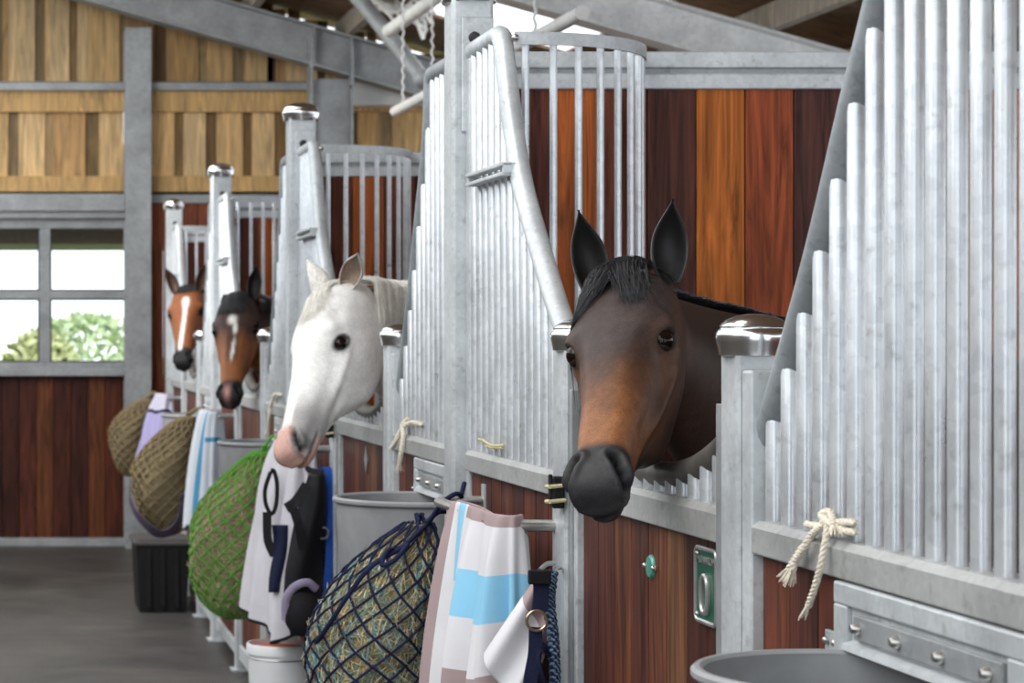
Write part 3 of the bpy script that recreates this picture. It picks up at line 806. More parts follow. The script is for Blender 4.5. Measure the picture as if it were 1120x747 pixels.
def coat_star(q,co,d):
    s,nn,l=q.T; n=len(s); al=np.abs(l); h=d['mask']; z1=nzv(q,26,5)*.5+nzv(q,60,6)*.3
    c=flat((.045,.022,.015),n); c=mix(c,C(.055,.030,.024),h)
    t=smst(.20,.34,s+z1*.04+np.clip(-nn,0,.2)*.9)*(1-smst(.50,.545,s))
    c=mix(c,C(.28,.10,.032),np.clip(h*t*.9,0,1))
    c=mix(c,C(.055,.026,.02),np.clip(h*(1-smst(.018,.035,al))*smst(.0,.02,nn+.02)*(1-smst(.36,.44,s))*.8,0,1))
    c=mix(c,C(.012,.011,.012),np.clip(h*smst(.50,.535,s+z1*.01),0,1))
    star=np.exp(-(((s-.185)/.030)**2+((l-.004)/.022)**2)**2)+np.exp(-(((s-.235)/.032)**2+((l+.012)/.011)**2)**2)+np.exp(-(((s-.345)/.06)**2+((l+.006-.08*(s-.345))/.008)**2)**2)
    c=mix(c,C(.78,.74,.70),np.clip(star*(nn>-.02),0,1))
    c=mix(c,C(.55,.28,.25),np.clip(np.exp(-((s-.575)/.035)**2-((l-.008)/.014)**2)*h,0,1))
    c=mix(c,C(.004,.004,.004),np.clip(d['nost']*1.2,0,1)); c=mix(c,C(.01,.008,.008),np.clip(d['lid']+d['alm'],0,1))
    return c
def coat_blaze(q,co,d):
    s,nn,l=q.T; n=len(s); al=np.abs(l); h=d['mask']; z1=nzv(q,26,7)*.5+nzv(q,60,8)*.3
    c=flat((.27,.095,.03),n); c=mix(c,C(.24,.080,.027),h)
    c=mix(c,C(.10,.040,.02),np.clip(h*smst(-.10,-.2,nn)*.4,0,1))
    c=mix(c,C(.012,.011,.012),np.clip(h*smst(.475,.515,s+z1*.012),0,1))
    w=.013+.010*np.exp(-((s-.16)/.05)**2); bl=smst(.11,.13,s)*(1-smst(.50,.53,s))*np.exp(-((l+.012*np.sin(s*9))/w)**4)*(nn>-.03)
    c=mix(c,C(.80,.76,.72),np.clip(bl,0,1))
    c=mix(c,C(.004,.004,.004),np.clip(d['nost']*1.2,0,1)); c=mix(c,C(.01,.008,.008),np.clip(d['lid']+d['alm'],0,1))
    return c
hm_black=hair_material('black_mane_hair',(.012,.012,.014),(.030,.031,.036),.45)
hm_white=hair_material('white_mane_hair',(.90,.86,.76),(.95,.93,.88),.55)
def earmat(n,rough=.6):
    m,nt,b=newmat(n); at=N(nt,'ShaderNodeAttribute'); at.attribute_name='Col'; nz=tex_noise(nt,coords(nt,(1,1,1),'obj'),120,3)
    r=ramp(nt,nz,[(.3,(.7,.7,.7)),(.7,(1.25,1.25,1.25))]); nt.links.new(mixc(nt,at.outputs['Color'],r.outputs[0],.8,'MULTIPLY'),b.inputs['Base Color'])
    b.inputs['Roughness'].default_value=rough; b.inputs['Sheen Weight'].default_value=.1; bump(nt,b,nz,.3,.002); return m
em=earmat('horse_ear_skin')
m_bay=horse_material('dark_bay_coat',.5,.0); m_white=horse_material('white_coat',.6,.1,.15); m_star=horse_material('bay_coat',.6,.0)
lid_dark=simple('dark_eyelid',(.022,.015,.012),.7,0,.2,200,.1,.2); lid_grey=simple('grey_eyelid',(.035,.032,.033),.7,0,.25,200,.1,.2)
# 1. near dark bay
P1=PX(688,299,4.16); M1=PX(644,516,3.72)
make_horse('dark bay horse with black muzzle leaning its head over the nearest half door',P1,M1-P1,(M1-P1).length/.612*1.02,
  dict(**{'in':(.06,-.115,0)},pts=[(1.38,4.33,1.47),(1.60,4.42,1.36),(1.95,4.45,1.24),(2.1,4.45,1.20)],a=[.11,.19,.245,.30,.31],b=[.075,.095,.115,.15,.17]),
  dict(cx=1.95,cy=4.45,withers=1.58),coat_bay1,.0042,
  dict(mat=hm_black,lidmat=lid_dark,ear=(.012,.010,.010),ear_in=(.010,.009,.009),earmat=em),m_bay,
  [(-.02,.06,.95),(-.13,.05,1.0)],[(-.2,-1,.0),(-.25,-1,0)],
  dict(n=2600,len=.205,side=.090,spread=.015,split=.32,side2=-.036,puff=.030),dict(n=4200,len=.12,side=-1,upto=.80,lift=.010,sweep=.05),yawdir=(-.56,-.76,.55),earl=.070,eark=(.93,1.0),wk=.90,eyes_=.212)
# 2. white
P2=PX(359,314,7.10); M2=PX(303,487,6.76)
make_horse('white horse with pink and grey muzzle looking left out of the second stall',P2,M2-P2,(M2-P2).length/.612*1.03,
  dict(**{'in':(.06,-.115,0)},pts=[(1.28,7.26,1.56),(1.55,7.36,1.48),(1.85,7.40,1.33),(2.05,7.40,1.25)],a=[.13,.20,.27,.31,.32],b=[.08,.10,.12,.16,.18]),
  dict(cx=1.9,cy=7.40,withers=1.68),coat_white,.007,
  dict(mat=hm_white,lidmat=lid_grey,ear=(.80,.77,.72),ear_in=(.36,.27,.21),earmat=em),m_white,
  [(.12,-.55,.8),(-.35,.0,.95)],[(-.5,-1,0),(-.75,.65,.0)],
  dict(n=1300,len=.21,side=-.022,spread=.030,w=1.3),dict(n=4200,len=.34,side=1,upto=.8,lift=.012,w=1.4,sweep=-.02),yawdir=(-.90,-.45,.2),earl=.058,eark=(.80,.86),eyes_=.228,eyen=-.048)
# 3. bay with star
P3=PX(260,322,10.35); M3=PX(249,430,9.98)
make_horse('bay horse with a white star and black forelock in the third stall',P3,M3-P3,(M3-P3).length/.612*1.03,
  dict(**{'in':(.06,-.115,0)},pts=[(1.32,10.5,1.55),(1.58,10.58,1.48),(1.9,10.6,1.36),(2.05,10.6,1.28)],a=[.12,.20,.25,.30,.32],b=[.08,.10,.12,.16,.18]),
  dict(cx=1.9,cy=10.6,withers=1.66),coat_star,.010,
  dict(mat=hm_black,lidmat=lid_dark,ear=(.012,.010,.010),ear_in=(.016,.011,.010),earmat=em),m_star,
  [(.08,.1,.98),(-.05,.98,.15)],[(-.2,-1,0),(-1,-.3,0)],
  dict(n=900,len=.19,side=.02,spread=.04,w=2),dict(n=1500,len=.22,side=1,upto=.75,lift=.01,w=1.8),yawdir=(-.30,-.90,.4),earl=.066,eark=(1.0,.4))
# 4. far bay with blaze
P4=PX(204,314,13.5); M4=PX(198,392,13.1)
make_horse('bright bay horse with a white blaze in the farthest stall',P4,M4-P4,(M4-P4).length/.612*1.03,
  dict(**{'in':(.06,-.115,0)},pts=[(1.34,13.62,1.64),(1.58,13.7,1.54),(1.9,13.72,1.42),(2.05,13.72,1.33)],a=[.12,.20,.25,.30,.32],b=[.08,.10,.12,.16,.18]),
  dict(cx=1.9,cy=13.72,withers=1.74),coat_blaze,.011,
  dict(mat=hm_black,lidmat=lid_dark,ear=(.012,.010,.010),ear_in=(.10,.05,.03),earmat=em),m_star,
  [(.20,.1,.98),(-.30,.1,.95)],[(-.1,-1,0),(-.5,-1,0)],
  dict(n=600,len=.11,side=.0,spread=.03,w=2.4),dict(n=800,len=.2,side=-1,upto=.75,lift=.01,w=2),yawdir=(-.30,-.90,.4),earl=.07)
# ---------------------------------------------------------------- hay nets, rugs, halters, ropes, buckets
def PR(x,y,X): 
    D=X*F/(x-CX); return Vector((X,D,HZ+(CY-y)*D/F))
def cloth(name,stops_v,rough=.85,stops_u=None,ucut=.86,scale=240,stops_u2=None):
    m,nt,b=newmat(name); uv=N(nt,'ShaderNodeUVMap'); uv.uv_map='UVMap'; sp=N(nt,'ShaderNodeSeparateXYZ'); nt.links.new(uv.outputs[0],sp.inputs[0])
    o=ramp(nt,sp.outputs[1],stops_v,'CONSTANT').outputs[0]
    if stops_u:
        o2=ramp(nt,sp.outputs[0],stops_u,'CONSTANT').outputs[0]
        g=N(nt,'ShaderNodeMath',operation='GREATER_THAN'); nt.links.new(sp.outputs[0],g.inputs[0]); g.inputs[1].default_value=ucut
        if stops_u2:
            o3=ramp(nt,sp.outputs[0],stops_u2,'CONSTANT').outputs[0]
            g2=N(nt,'ShaderNodeMath',operation='GREATER_THAN'); nt.links.new(sp.outputs[1],g2.inputs[0]); g2.inputs[1].default_value=.24
            o2=mixc(nt,o2,o3,g2.outputs[0])
        o=mixc(nt,o,o2,g.outputs[0])
    n=tex_noise(nt,coords(nt),scale,3); n2=tex_noise(nt,coords(nt),9,4)
    r=ramp(nt,n2,[(.3,(.93,.93,.93)),(.7,(1.04,1.04,1.04))]); o=mixc(nt,o,r.outputs[0],1,'MULTIPLY')
    nt.links.new(o,b.inputs['Base Color']); b.inputs['Roughness'].default_value=rough; b.inputs['Specular IOR Level'].default_value=.2
    bump(nt,b,n,.12,.001); return m
def strawmat(name):
    m,nt,b=newmat(name); at=N(nt,'ShaderNodeAttribute'); at.attribute_name='Col'; n=tex_noise(nt,coords(nt),150,4,.7)
    r=ramp(nt,n,[(.3,(.55,.55,.55)),(.7,(1.3,1.3,1.3))]); nt.links.new(mixc(nt,at.outputs['Color'],r.outputs[0],1,'MULTIPLY'),b.inputs['Base Color']); b.inputs['Roughness'].default_value=.85; bump(nt,b,n,.7,.006); return m
HAY=strawmat('hay')
def hay_net(label,top,cen,Rm,zb,netmat,core,straws,ns,nh,rn,rope=None,wraps=1.0,extra=None,nseg=44):
    """top: tie point, cen: (x,y,z) of the widest ring, zb bottom"""
    root=tag(empty('hay_net',(cen[0],cen[1],zb)),label,'hay net','hay nets'); off=-root.location
    top=Vector(top); cen=Vector(cen); bot=Vector((cen.x+.01,cen.y,zb))
    ph=R.uniform(0,6)
    def ax(t): # t 0 top..1 bottom
        return (top*(1-t)+cen*t if False else None)
    tc=(top.z-cen.z)/(top.z-zb)
    def P(t,th,dr=0):
        z=top.z+(zb-top.z)*t
        if t<tc: f=t/tc; c=top*(1-f)+cen*f; c=Vector((cen.x+(top.x-cen.x)*(1-f)**1.6,cen.y+(top.y-cen.y)*(1-f)**1.6,z)); r=Rm*(.09+.91*math.sin(f*math.pi/2)**.85)
        else: f=(t-tc)/(1-tc); c=Vector((cen.x,cen.y,z)); r=Rm*math.sqrt(max(0,1-f**2.3))
        lump=1+.045*math.sin(3*th+ph+t*6)+.035*math.sin(5*th-ph*2+t*11)
        r=r*lump+dr
        return Vector((c.x+r*math.cos(th),c.y+r*math.sin(th),z))+off
    m=MB(); m.grid(lambda u,v: P(.02+.975*v,2*math.pi*u,-.006+.008*math.sin(u*160)*math.sin(v*90)),64,48,True,core); m.uv={}
    hb=m.build('hay',HAY,root)
    s=MB()
    for i in range(ns):
        t=R.uniform(.10,.97)**.9; th=R.uniform(0,2*math.pi); 
        p=P(t,th,-.002); a=R.uniform(0,6.28); ln=R.uniform(.025,.075); dth=math.cos(a)*ln/max(.06,Rm); dt=math.sin(a)*ln/(top.z-zb)
        out=R.uniform(.000,.006) if R.random()<.93 else R.uniform(.010,.022)
        q=P(min(.985,max(.05,t+dt)),th+dth,out); mid=P(min(.985,max(.05,t+dt*.5)),th+dth*.5,.002+R.uniform(0,.004))
        k=R.uniform(.7,1.3); c=R.choice(straws); s.tube([p,mid,q],[.0012,.0013,.0006],3,False,tuple(x*k for x in c),True)
    so=s.build('straw',HAY,root); so['kind']='stuff'
    n=MB()
    for d in (-1,1):
        for i in range(nh):
            th0=2*math.pi*i/nh
            n.tube([P(.015+.98*j/nseg,th0+d*wraps*2*math.pi*(j/nseg),.0085+.002*math.sin(j*2.1+i)) for j in range(nseg+1)],rn,5,True)
    # knots where the cords cross
    n.build('netting',netmat,root)
    k=MB(); tp=top+off
    for i in range(6): k.tube(spline([tp+Vector((R.uniform(-.02,.02),R.uniform(-.02,.02),-.05)),tp+Vector((R.uniform(-.01,.01),R.uniform(-.01,.01),-.01)),tp+Vector((R.uniform(-.012,.012),R.uniform(-.012,.012),.012))],4),rn*1.3,6)
    if rope:
        for rp in rope: k.tube(spline([Vector(p)+off for p in rp],6),rn*1.9,8)
    k.build('drawstring',netmat,root)
    return root
NETN=simple('navy_cord',(.012,.016,.05),.8,0,.4,300,.3,.2)
NETG=simple('green_cord',(.11,.34,.045),.8,0,.3,300,.3,.2)
NETB=simple('brown_cord',(.19,.145,.08),.85,0,.3,300,.3,.2)
zt=1.209
cN=Vector((.905,5.40,.86))
tipN=Vector((1.005,5.385,1.165))
hay_net('large navy-corded hay net hanging between the grey tub and striped rug',tipN,cN,.163,.60,NETN,(.30,.24,.12),[(.66,.54,.30),(.52,.42,.22),(.40,.34,.17),(.20,.42,.46),(.74,.62,.36),(.24,.48,.52)],5200,14,.0030,
  rope=[[PX(467,575,5.36),PX(482,552,5.33),PX(499,540,5.32),PX(506,548,5.37),PX(497,560,5.39),PX(480,560,5.36),PX(466,572,5.34)],
        [PX(466,574,5.34),PX(440,598,5.28),PX(424,602,5.22),PX(418,618,5.2),PX(432,612,5.2),PX(446,596,5.26)],
        [PX(446,596,5.26),PX(408,618,5.2),PX(385,645,5.22),PX(362,680,5.27),PX(346,703,5.35)],
        [PX(503,548,5.37),PX(508,528,5.40)]],wraps=.62)
hay_net('round lime-green hay net hanging beside the white sheet',Vector((1.0,8.50,1.175)),Vector((.900,8.58,.84)),.168,.53,NETG,(.36,.29,.17),[(.60,.49,.30),(.50,.40,.24),(.58,.42,.30),(.18,.42,.08)],5200,18,.0028,
  rope=[[Vector((1.0,8.50,1.175)),Vector((1.03,8.485,1.222)),Vector((1.045,8.48,1.20)),Vector((1.0,8.50,1.17))]],wraps=.62)
hay_net('brown hay net hanging above the black bin',Vector((.985,11.64,1.19)),Vector((.872,11.7,.88)),.165,.57,NETB,(.28,.22,.12),[(.44,.36,.20),(.36,.29,.15)],1500,16,.0055,
  rope=[[Vector((.985,11.64,1.19)),Vector((1.03,11.615,1.224)),Vector((1.04,11.61,1.20))]],wraps=.62)
hay_net('farthest small brown hay net by the steel gable column',Vector((.985,14.80,1.19)),Vector((.885,14.85,.97)),.135,.68,NETB,(.26,.20,.11),[(.40,.33,.18),(.34,.27,.14)],700,14,.006,
  rope=[[Vector((.985,14.8,1.19)),Vector((1.03,14.745,1.224)),Vector((1.04,14.74,1.20))]],wraps=.62)

def rug(label,y0,skirt,ridge,L,mat,amp,freq,seed,nu=170,nv=110,hem=None,pw=.62):
    root=tag(empty('rug',(1.035,y0,.6)),label,'rug','horse rugs'); off=-root.location
    sk=spline([Vector((a,b_,0)) for a,b_ in skirt],10); rd=spline([Vector(p) for p in ridge],10)
    def at(l,u):
        x=u*(len(l)-1); i=min(int(x),len(l)-2); f=x-i; return l[i]*(1-f)+l[i+1]*f
    def fn(u,v,dz=0):
        s_=at(sk,u); r_=at(rd,u); w=min(1,v*1.0)**pw
        t=at(sk,min(1,u+.01))-at(sk,max(0,u-.01)); nrm=Vector((t.y,-t.x,0)).normalized()
        fold=amp*(.3+.7*min(1,max(0,(u-.28)/.12)))*w*(math.sin(freq*u*6.28+seed+.8*math.sin(v*3+seed))*.6+.4*math.sin(freq*1.9*u*6.28+seed*2+v*2.2))
        Lu=L*(1+.05*math.sin(u*9+seed)+.03*math.sin(u*23))
        p=r_*(1-w)+Vector((s_.x,s_.y,r_.z))*w
        z=r_.z-Lu*v+.010*math.sin(math.pi*min(1,v*6))*0
        # rounded shoulder over the rail
        z+=.010*math.exp(-(v/.03)**2)
        return Vector((p.x,p.y,z))+nrm*fold+off+Vector((0,0,dz))
    m=MB(); m.grid(fn,nu,nv,True)
    o=m.build('cloth',mat,root,sharp=180); sol=o.modifiers.new('t','SOLIDIFY'); sol.thickness=.003; sol.offset=0
    if hem:
        h=MB(); h.tube([fn(i/120,1) for i in range(121)],.006,6); h.build('hem',hem,root)
    return root,fn
MAUVE=(.36,.27,.27); WHT=(.66,.65,.67); BLU=(.26,.55,.75); GRY=(.55,.54,.55)
m_r1=cloth('striped_cotton',[(0,MAUVE),(.03,WHT),(.185,BLU),(.345,WHT),(.52,MAUVE),(.72,WHT),(.86,BLU)],.85,
   [(0,WHT),(.81,WHT),(.820,BLU),(.862,WHT),(.892,MAUVE)],.81,stops_u2=[(0,WHT),(.81,WHT),(.892,MAUVE)])
def rsk(y): return [(1.10,y+.5),(1.115,y+.22),(1.12,y+.06),(1.085,y-.045),(1.02,y-.07),(.965,y+.05),(.955,y+.2),(.96,y+.38),(.975,y+.56)]
def rrd(y): return [(1.043,y+.48,zt+.008),(1.05,y+.25,zt+.008),(1.092,y+.055,zt-.025),(1.083,y+.016,zt+.010),(1.055,y-.014,zt+.012),(1.028,y+.03,zt+.012),(1.03,y+.18,zt+.012),(1.028,y+.38,zt+.010),(1.030,y+.50,zt+.004)]
y1=T[1]-1.022
r1,f1=rug('cotton rug with white, sky blue and mauve stripes over the nearest rug rail',y1,rsk(y1),rrd(y1),.62,m_r1,.050,6,.6,260,150)
# loose corner of the rug tucked across its near end
m=MB()
A=[PX(588,628,4.53),PX(560,668,4.52),PX(528,716,4.57)]; Bq=[PX(598,655,4.50),PX(580,700,4.47),PX(545,752,4.5)]; Cq=[PX(604,690,4.52),PX(592,740,4.49),PX(560,790,4.5)]
def flap(u,v):
    def q(L_,t): return L_[0]*(1-t)**2+L_[1]*2*t*(1-t)+L_[2]*t*t
    a,b_,c=q(A,u),q(Bq,u),q(Cq,u); p=a*(1-v)**2+b_*2*v*(1-v)+c*v*v
    return p+Vector((-.02,-.03,0))*math.sin(v*math.pi*3)*.45+Vector((0,0,.0))-r1.location
m_flap=cloth('striped_cotton_corner',[(0,WHT),(.30,(.70,.69,.70)),(.55,GRY)],.85,[(0,MAUVE),(.28,WHT)],-.1)
m.grid(flap,40,40,True); fo=m.build('loose_corner',m_flap,r1,sharp=180); so_=fo.modifiers.new('t','SOLIDIFY'); so_.thickness=.003
m_r2=cloth('white_sheet',[(0,(.63,.61,.65)),(.5,(.65,.63,.67)),(.9,(.63,.61,.65))],.8)
y2=T[2]-1.022
r2,f2=rug('long white sheet with black hem hanging under the muzzle of the white horse',y2,
  [(1.10,y2+.55),(1.12,y2+.2),(1.12,y2-.01),(1.06,y2-.05),(.985,y2+.0),(.940,y2+.18),(.915,y2+.40),(.93,y2+.62)],rrd(y2),.63,m_r2,.036,6,2.1,150,80,M['blackweb'],.45)
m_r3=cloth('grey_rug',[(0,(.44,.47,.52)),(.18,(.05,.20,.34)),(.215,(.42,.45,.50)),(.62,(.40,.43,.48))],.9,[(0,(.42,.45,.50)),(.62,(.06,.22,.36)),(.655,(.40,.43,.48)),(.80,(.46,.49,.53))],.60)
y3=T[3]-1.022
r3,f3=rug('grey rug with blue edging hanging below the star-faced bay horse',y3,
  [(1.10,y3+.5),(1.12,y3+.2),(1.11,y3+.0),(1.05,y3-.03),(.985,y3+.02),(.955,y3+.18),(.945,y3+.38),(.965,y3+.56)],rrd(y3),.60,m_r3,.026,5,3.7,110,60,None,.5)
m_r4=cloth('lilac_rug',[(0,(.52,.50,.60)),(.20,(.02,.02,.05)),(.25,(.36,.33,.55)),(.7,(.34,.31,.53))],.9)
y4=T[4]-1.022
r4,f4=rug('lilac rug with a navy band over the farthest rug rail',y4,
  [(1.10,y4+.5),(1.12,y4+.2),(1.11,y4+.0),(1.03,y4-.02),(.965,y4+.03),(.925,y4+.18),(.90,y4+.36),(.92,y4+.52)],rrd(y4),.42,m_r4,.024,5,1.2,90,50,None,.6)
# black straps sewn on the white sheet
m=MB(); 
lp=[PX(a,b_,7.86) for a,b_ in ((296,516),(290,535),(291,552),(297,562),(302,552),(303,530),(300,516),(296,514))]
m.tube([p-r2.location+Vector((-.05,0,0))*0 for p in spline(lp,6)],.0075,8); 
m.ribbon([p-r2.location for p in spline([PX(292,560,7.84),PX(293,590,7.83),PX(300,608,7.82)],6)],.03,(1,0,.2),.004)
m.build('strap_loop',M['blackweb'],r2)
m=MB(); m.grid(lambda u,v: PX(297+20*u+2*math.sin(v*5),574+74*v,7.80+.012*math.sin(u*7+v*3))-r2.location,12,20,True); o_=m.build('navy_panel',M['navy'],r2,sharp=180); s_=o_.modifiers.new('t','SOLIDIFY'); s_.thickness=.006
# black bib with lilac trim hanging in front of the white sheet
bb=tag(empty('bib',PX(335,690,7.70)),'black padded bib with lilac trimmed edge hanging over the white sheet','bib'); off=-bb.location
m=MB()
def bibf(u,v):
    xl=[(0,338),(.15,330),(.35,322),(.6,314),(.8,311),(1,318)]; xr=[(0,353),(.2,355),(.5,352),(.8,352),(1,350)]
    def ip(t,L_):
        for (a,va),(b_,vb) in zip(L_,L_[1:]):
            if a<=t<=b_: return va+(vb-va)*(t-a)/(b_-a)
        return L_[-1][1]
    x=ip(v,xl)*(1-u)+ip(v,xr)*u
    return PX(x,519+176*v,7.71+.018*math.sin(u*5+v*6)-.035*math.sin(u*math.pi))+off
m.grid(bibf,26,50,True); o_=m.build('padding',M['blackweb'],bb,sharp=180); s_=o_.modifiers.new('t','SOLIDIFY'); s_.thickness=.008
m=MB(); m.ball(PX(332,672,7.66)+off,.066,20,14,None,(1,.55,1.15)); m.build('padded_cup',M['blackweb'],bb)
m=MB(); m.tube([p+off for p in spline([PX(312,678,7.66),PX(313,655,7.64),PX(322,642,7.63),PX(336,637,7.63),PX(346,644,7.65)],8)],.014,8,flat=.6); m.build('trim',simple('lilac_trim',(.36,.32,.46),.8),bb)
m=MB(); m.ribbon([p+off for p in spline([PX(313,556,7.66),PX(324,548,7.65),PX(336,530,7.66)],6)],.035,(0,.3,1),.005); m.ribbon([p+off for p in spline([PX(318,550,7.65),PX(326,572,7.64),PX(331,600,7.65)],6)],.030,(1,0,.2),.005); m.build('strap',M['blackweb'],bb)
m=MB(); m.ribbon([p+off for p in spline([PX(352,519,7.69),PX(345,516,7.72),PX(338,514,7.74),PX(334,510,T[2]-1.035)],6)],.02,(0,.3,1),.005); m.build('hanging_loop',M['blackweb'],bb)
# blue lead strap beside it
bs=tag(empty('lead_strap',PX(358,640,7.72)),'blue webbing strap hanging against the post beside the black bib','strap'); off=-bs.location
m=MB(); m.ribbon([p+off for p in spline([PX(352,512,7.79),PX(359,516,7.74),PX(361,560,7.73),PX(360,610,7.72),PX(357,652,7.72)],8)],.026,(1,0,0),.005); m.build('webbing',M['blue'],bs)
m=MB(); m.tube([Vector((.019*math.cos(a),0,.019*math.sin(a)))+PX(353,583,7.70)+off for a in [2*math.pi*i/24 for i in range(25)]],.0035,8,cap=False); m.build('ring',M['steel'],bs)

# near halter and its rope
hl=tag(empty('halter',PX(592,700,4.47)),'navy webbing halter with brass ring hanging beside the striped rug','halter'); off=-hl.location
m=MB()
m.ribbon([p+off for p in spline([PX(590,626,4.46),PX(592,645,4.455),PX(590,668,4.45)],8)],.030,(1,0,0),.006)
m.ribbon([p+off for p in spline([PX(586,686,4.45),PX(585,715,4.44),PX(580,745,4.43),PX(577,790,4.43)],8)],.026,(1,0,0),.006)
m.ribbon([p+off for p in spline([PX(606,720,4.47),PX(594,708,4.45),PX(588,716,4.44),PX(592,735,4.44),PX(600,760,4.46)],8)],.024,(.2,.9,.3),.008)
m.build('webbing',M['navy'],hl)
m=MB(); m.box(-.022,.022,-.006,.006,-.018,.010,.003); o_=m.build('buckle',M['blackweb'],hl); o_.location=PX(590,629,4.45)+off
m=MB(); m.tube([Vector((.0195*math.cos(a),0,.0195*math.sin(a)))+PX(587,679,4.44)+off for a in [2*math.pi*i/28 for i in range(29)]],.0032,8,cap=False); m.build('ring',simple('antique_brass',(.38,.31,.22),.3,.9),hl)
m=MB(); m.tube([p+off for p in spline([PX(590,624,4.46),PX(598,617,4.52),PX(606,616,4.58)],6)],.005,8); m.build('hook',M['steel'],hl)
lr=tag(empty('lead_rope',PX(606,747,4.48)),'blue flecked lead rope hanging between halter and door post','rope'); off=-lr.location
mrope,nt,b=newmat('flecked_rope'); v_=coords(nt,(1,1,1)); wv=N(nt,'ShaderNodeTexWave'); wv.wave_type='BANDS'; wv.bands_direction='DIAGONAL'; wv.inputs['Scale'].default_value=52; wv.inputs['Distortion'].default_value=.6; nt.links.new(v_,wv.inputs['Vector'])
rw_=ramp(nt,wv.outputs['Fac'],[(.35,(.012,.02,.05)),(.6,(.13,.22,.34))]); nt.links.new(rw_.outputs[0],b.inputs['Base Color']); b.inputs['Roughness'].default_value=.8; bump(nt,b,wv.outputs['Fac'],.6,.004)
def braid(mb,pts,r,turn=110):
    pts=spline(pts,14); n=len(pts)
    for ph in (0,2.094,4.189):
        out=[]; L_=0
        for i,p in enumerate(pts):
            if i: L_+=(p-pts[i-1]).length
            a=L_*turn+ph; t=(pts[min(i+1,n-1)]-pts[max(i-1,0)]).normalized(); u=t.orthogonal().normalized() if abs(t.z)<.99 else Vector((1,0,0)); u=(Vector((1,.3,.1))-t*t.dot(Vector((1,.3,.1)))).normalized(); w=t.cross(u)
            out.append(p+u*(math.cos(a)*r*.55)+w*(math.sin(a)*r*.55))
        mb.tube(out,r*.62,6)
m=MB(); braid(m,[p+off for p in [PX(604,626,4.50),PX(601,660,4.47),PX(605,700,4.46),PX(607,745,4.46),PX(606,800,4.46)]],.011,150)
m.build('cord',mrope,lr)
m=MB(); m.tube([p+off for p in [PX(604,628,4.50),PX(608,622,4.56),PX(613,621,4.60)]],.004,6); m.build('hook',M['steel'],lr)

# cotton ropes tied to the rails
def tie(label,curves,r,mat=M['rope'],name='tie_rope',cat='rope'):
    b0=curves[0][0]; root=tag(empty(name,b0),label,cat); off=-root.location
    m=MB()
    for c in curves: braid(m,[p+off for p in c],r,260)
    t=m
    for c in curves[1:]:
        e=c[-1]+off; d=(c[-1]-c[-2]).normalized()
        for k in range(14): 
            j=Vector((R.uniform(-1,1),R.uniform(-1,1),R.uniform(-.4,.4)))*r*1.5
            t.tube([e+j*.3-d*.004,e+d*.014+j,e+d*.024+j*1.4],[.0014,.0014,.0008],4)
    m.build('cord',mat,root)
    return root
q=lambda x,y,X=1.150: PR(x,y,X)
tie('white cotton rope tied in a bow on the nearest rail',[
  [q(935,571,1.162),q(915,571,1.155),q(897,575,1.15),q(882,573,1.16)],
  [q(905,566,1.155),q(893,580),q(884,592),q(874,604,1.14),q(863,622,1.135)],
  [q(907,564,1.155),q(904,585,1.146),q(899,612,1.138),q(892,640,1.136),q(884,663,1.136)],
  [q(936,582,1.162),q(922,580,1.155),q(908,572,1.15),q(898,563,1.155),q(908,560,1.155),q(912,575,1.148)],
  [q(900,574,1.145),q(888,584,1.142),q(880,598,1.137),q(871,612,1.136),q(867,624,1.134)]],.0046)
tie('white rope knotted on the rail beside the white horse',[
  [q(462,464,1.165),q(450,462,1.155),q(440,466,1.150),q(446,458,1.155)],
  [q(442,462,1.150),q(438,472,1.146),q(433,482,1.137),q(430,488,1.135)],
  [q(441,463,1.150),q(441,478,1.144),q(439,492,1.138),q(437,507,1.136)]],.0066)
tie('white rope on the rail beside the star-faced bay horse',[
  [q(308,432,1.165),q(302,431,1.155),q(297,434,1.15)],
  [q(300,432,1.15),q(296,444,1.144),q(294,456,1.137),q(293,470,1.136)]],.0066)
tie('scrap of straw-coloured twine at the foot of the slotted grille',[
  [q(524,480,1.158),q(532,484,1.154),q(541,487,1.154),q(550,489,1.158)],
  [q(551,487,1.158),q(538,487,1.15),q(529,482,1.154)],[q(550,490,1.158),q(536,489,1.15)]],.003,M['twine'],'twine','twine')
# latches on the far door posts
for k in range(3):
    D=Fn[k]; root=tag(empty('door_latch',(XP-.06,D-.03,1.285)),f'black door latch bound with twine by the {HS[k]}','latch','door latches')
    m=MB(); m.box(-.006,.0185,-.016,.016,-.034,.030,.004); m.box(-.010,-.004,-.008,.008,-.024,.034,.002); m.build('catch',M['black'],root)
    m=MB()
    for z in (-.020,.010):
        m.tube([(-.011,-.018,z),(.017,-.018,z+.003),(.019,.018,z),(-.011,.018,z-.002),(-.011,-.018,z)],.0045,6)
    m.build('twine_binding',M['twine'],root)
# silver diamond badge on the second door
b=MB(); b.prism([(.0,.045),(.020,.018),(.034,0),(.020,-.018),(0,-.045),(-.020,-.018),(-.034,0),(-.020,.018)],'x',XW-.006,XW); o_=b.build('badge',M['alu'],doors[1]); o_.location=(0,.47,1.207); o_['label']='small silver diamond-shaped badge'
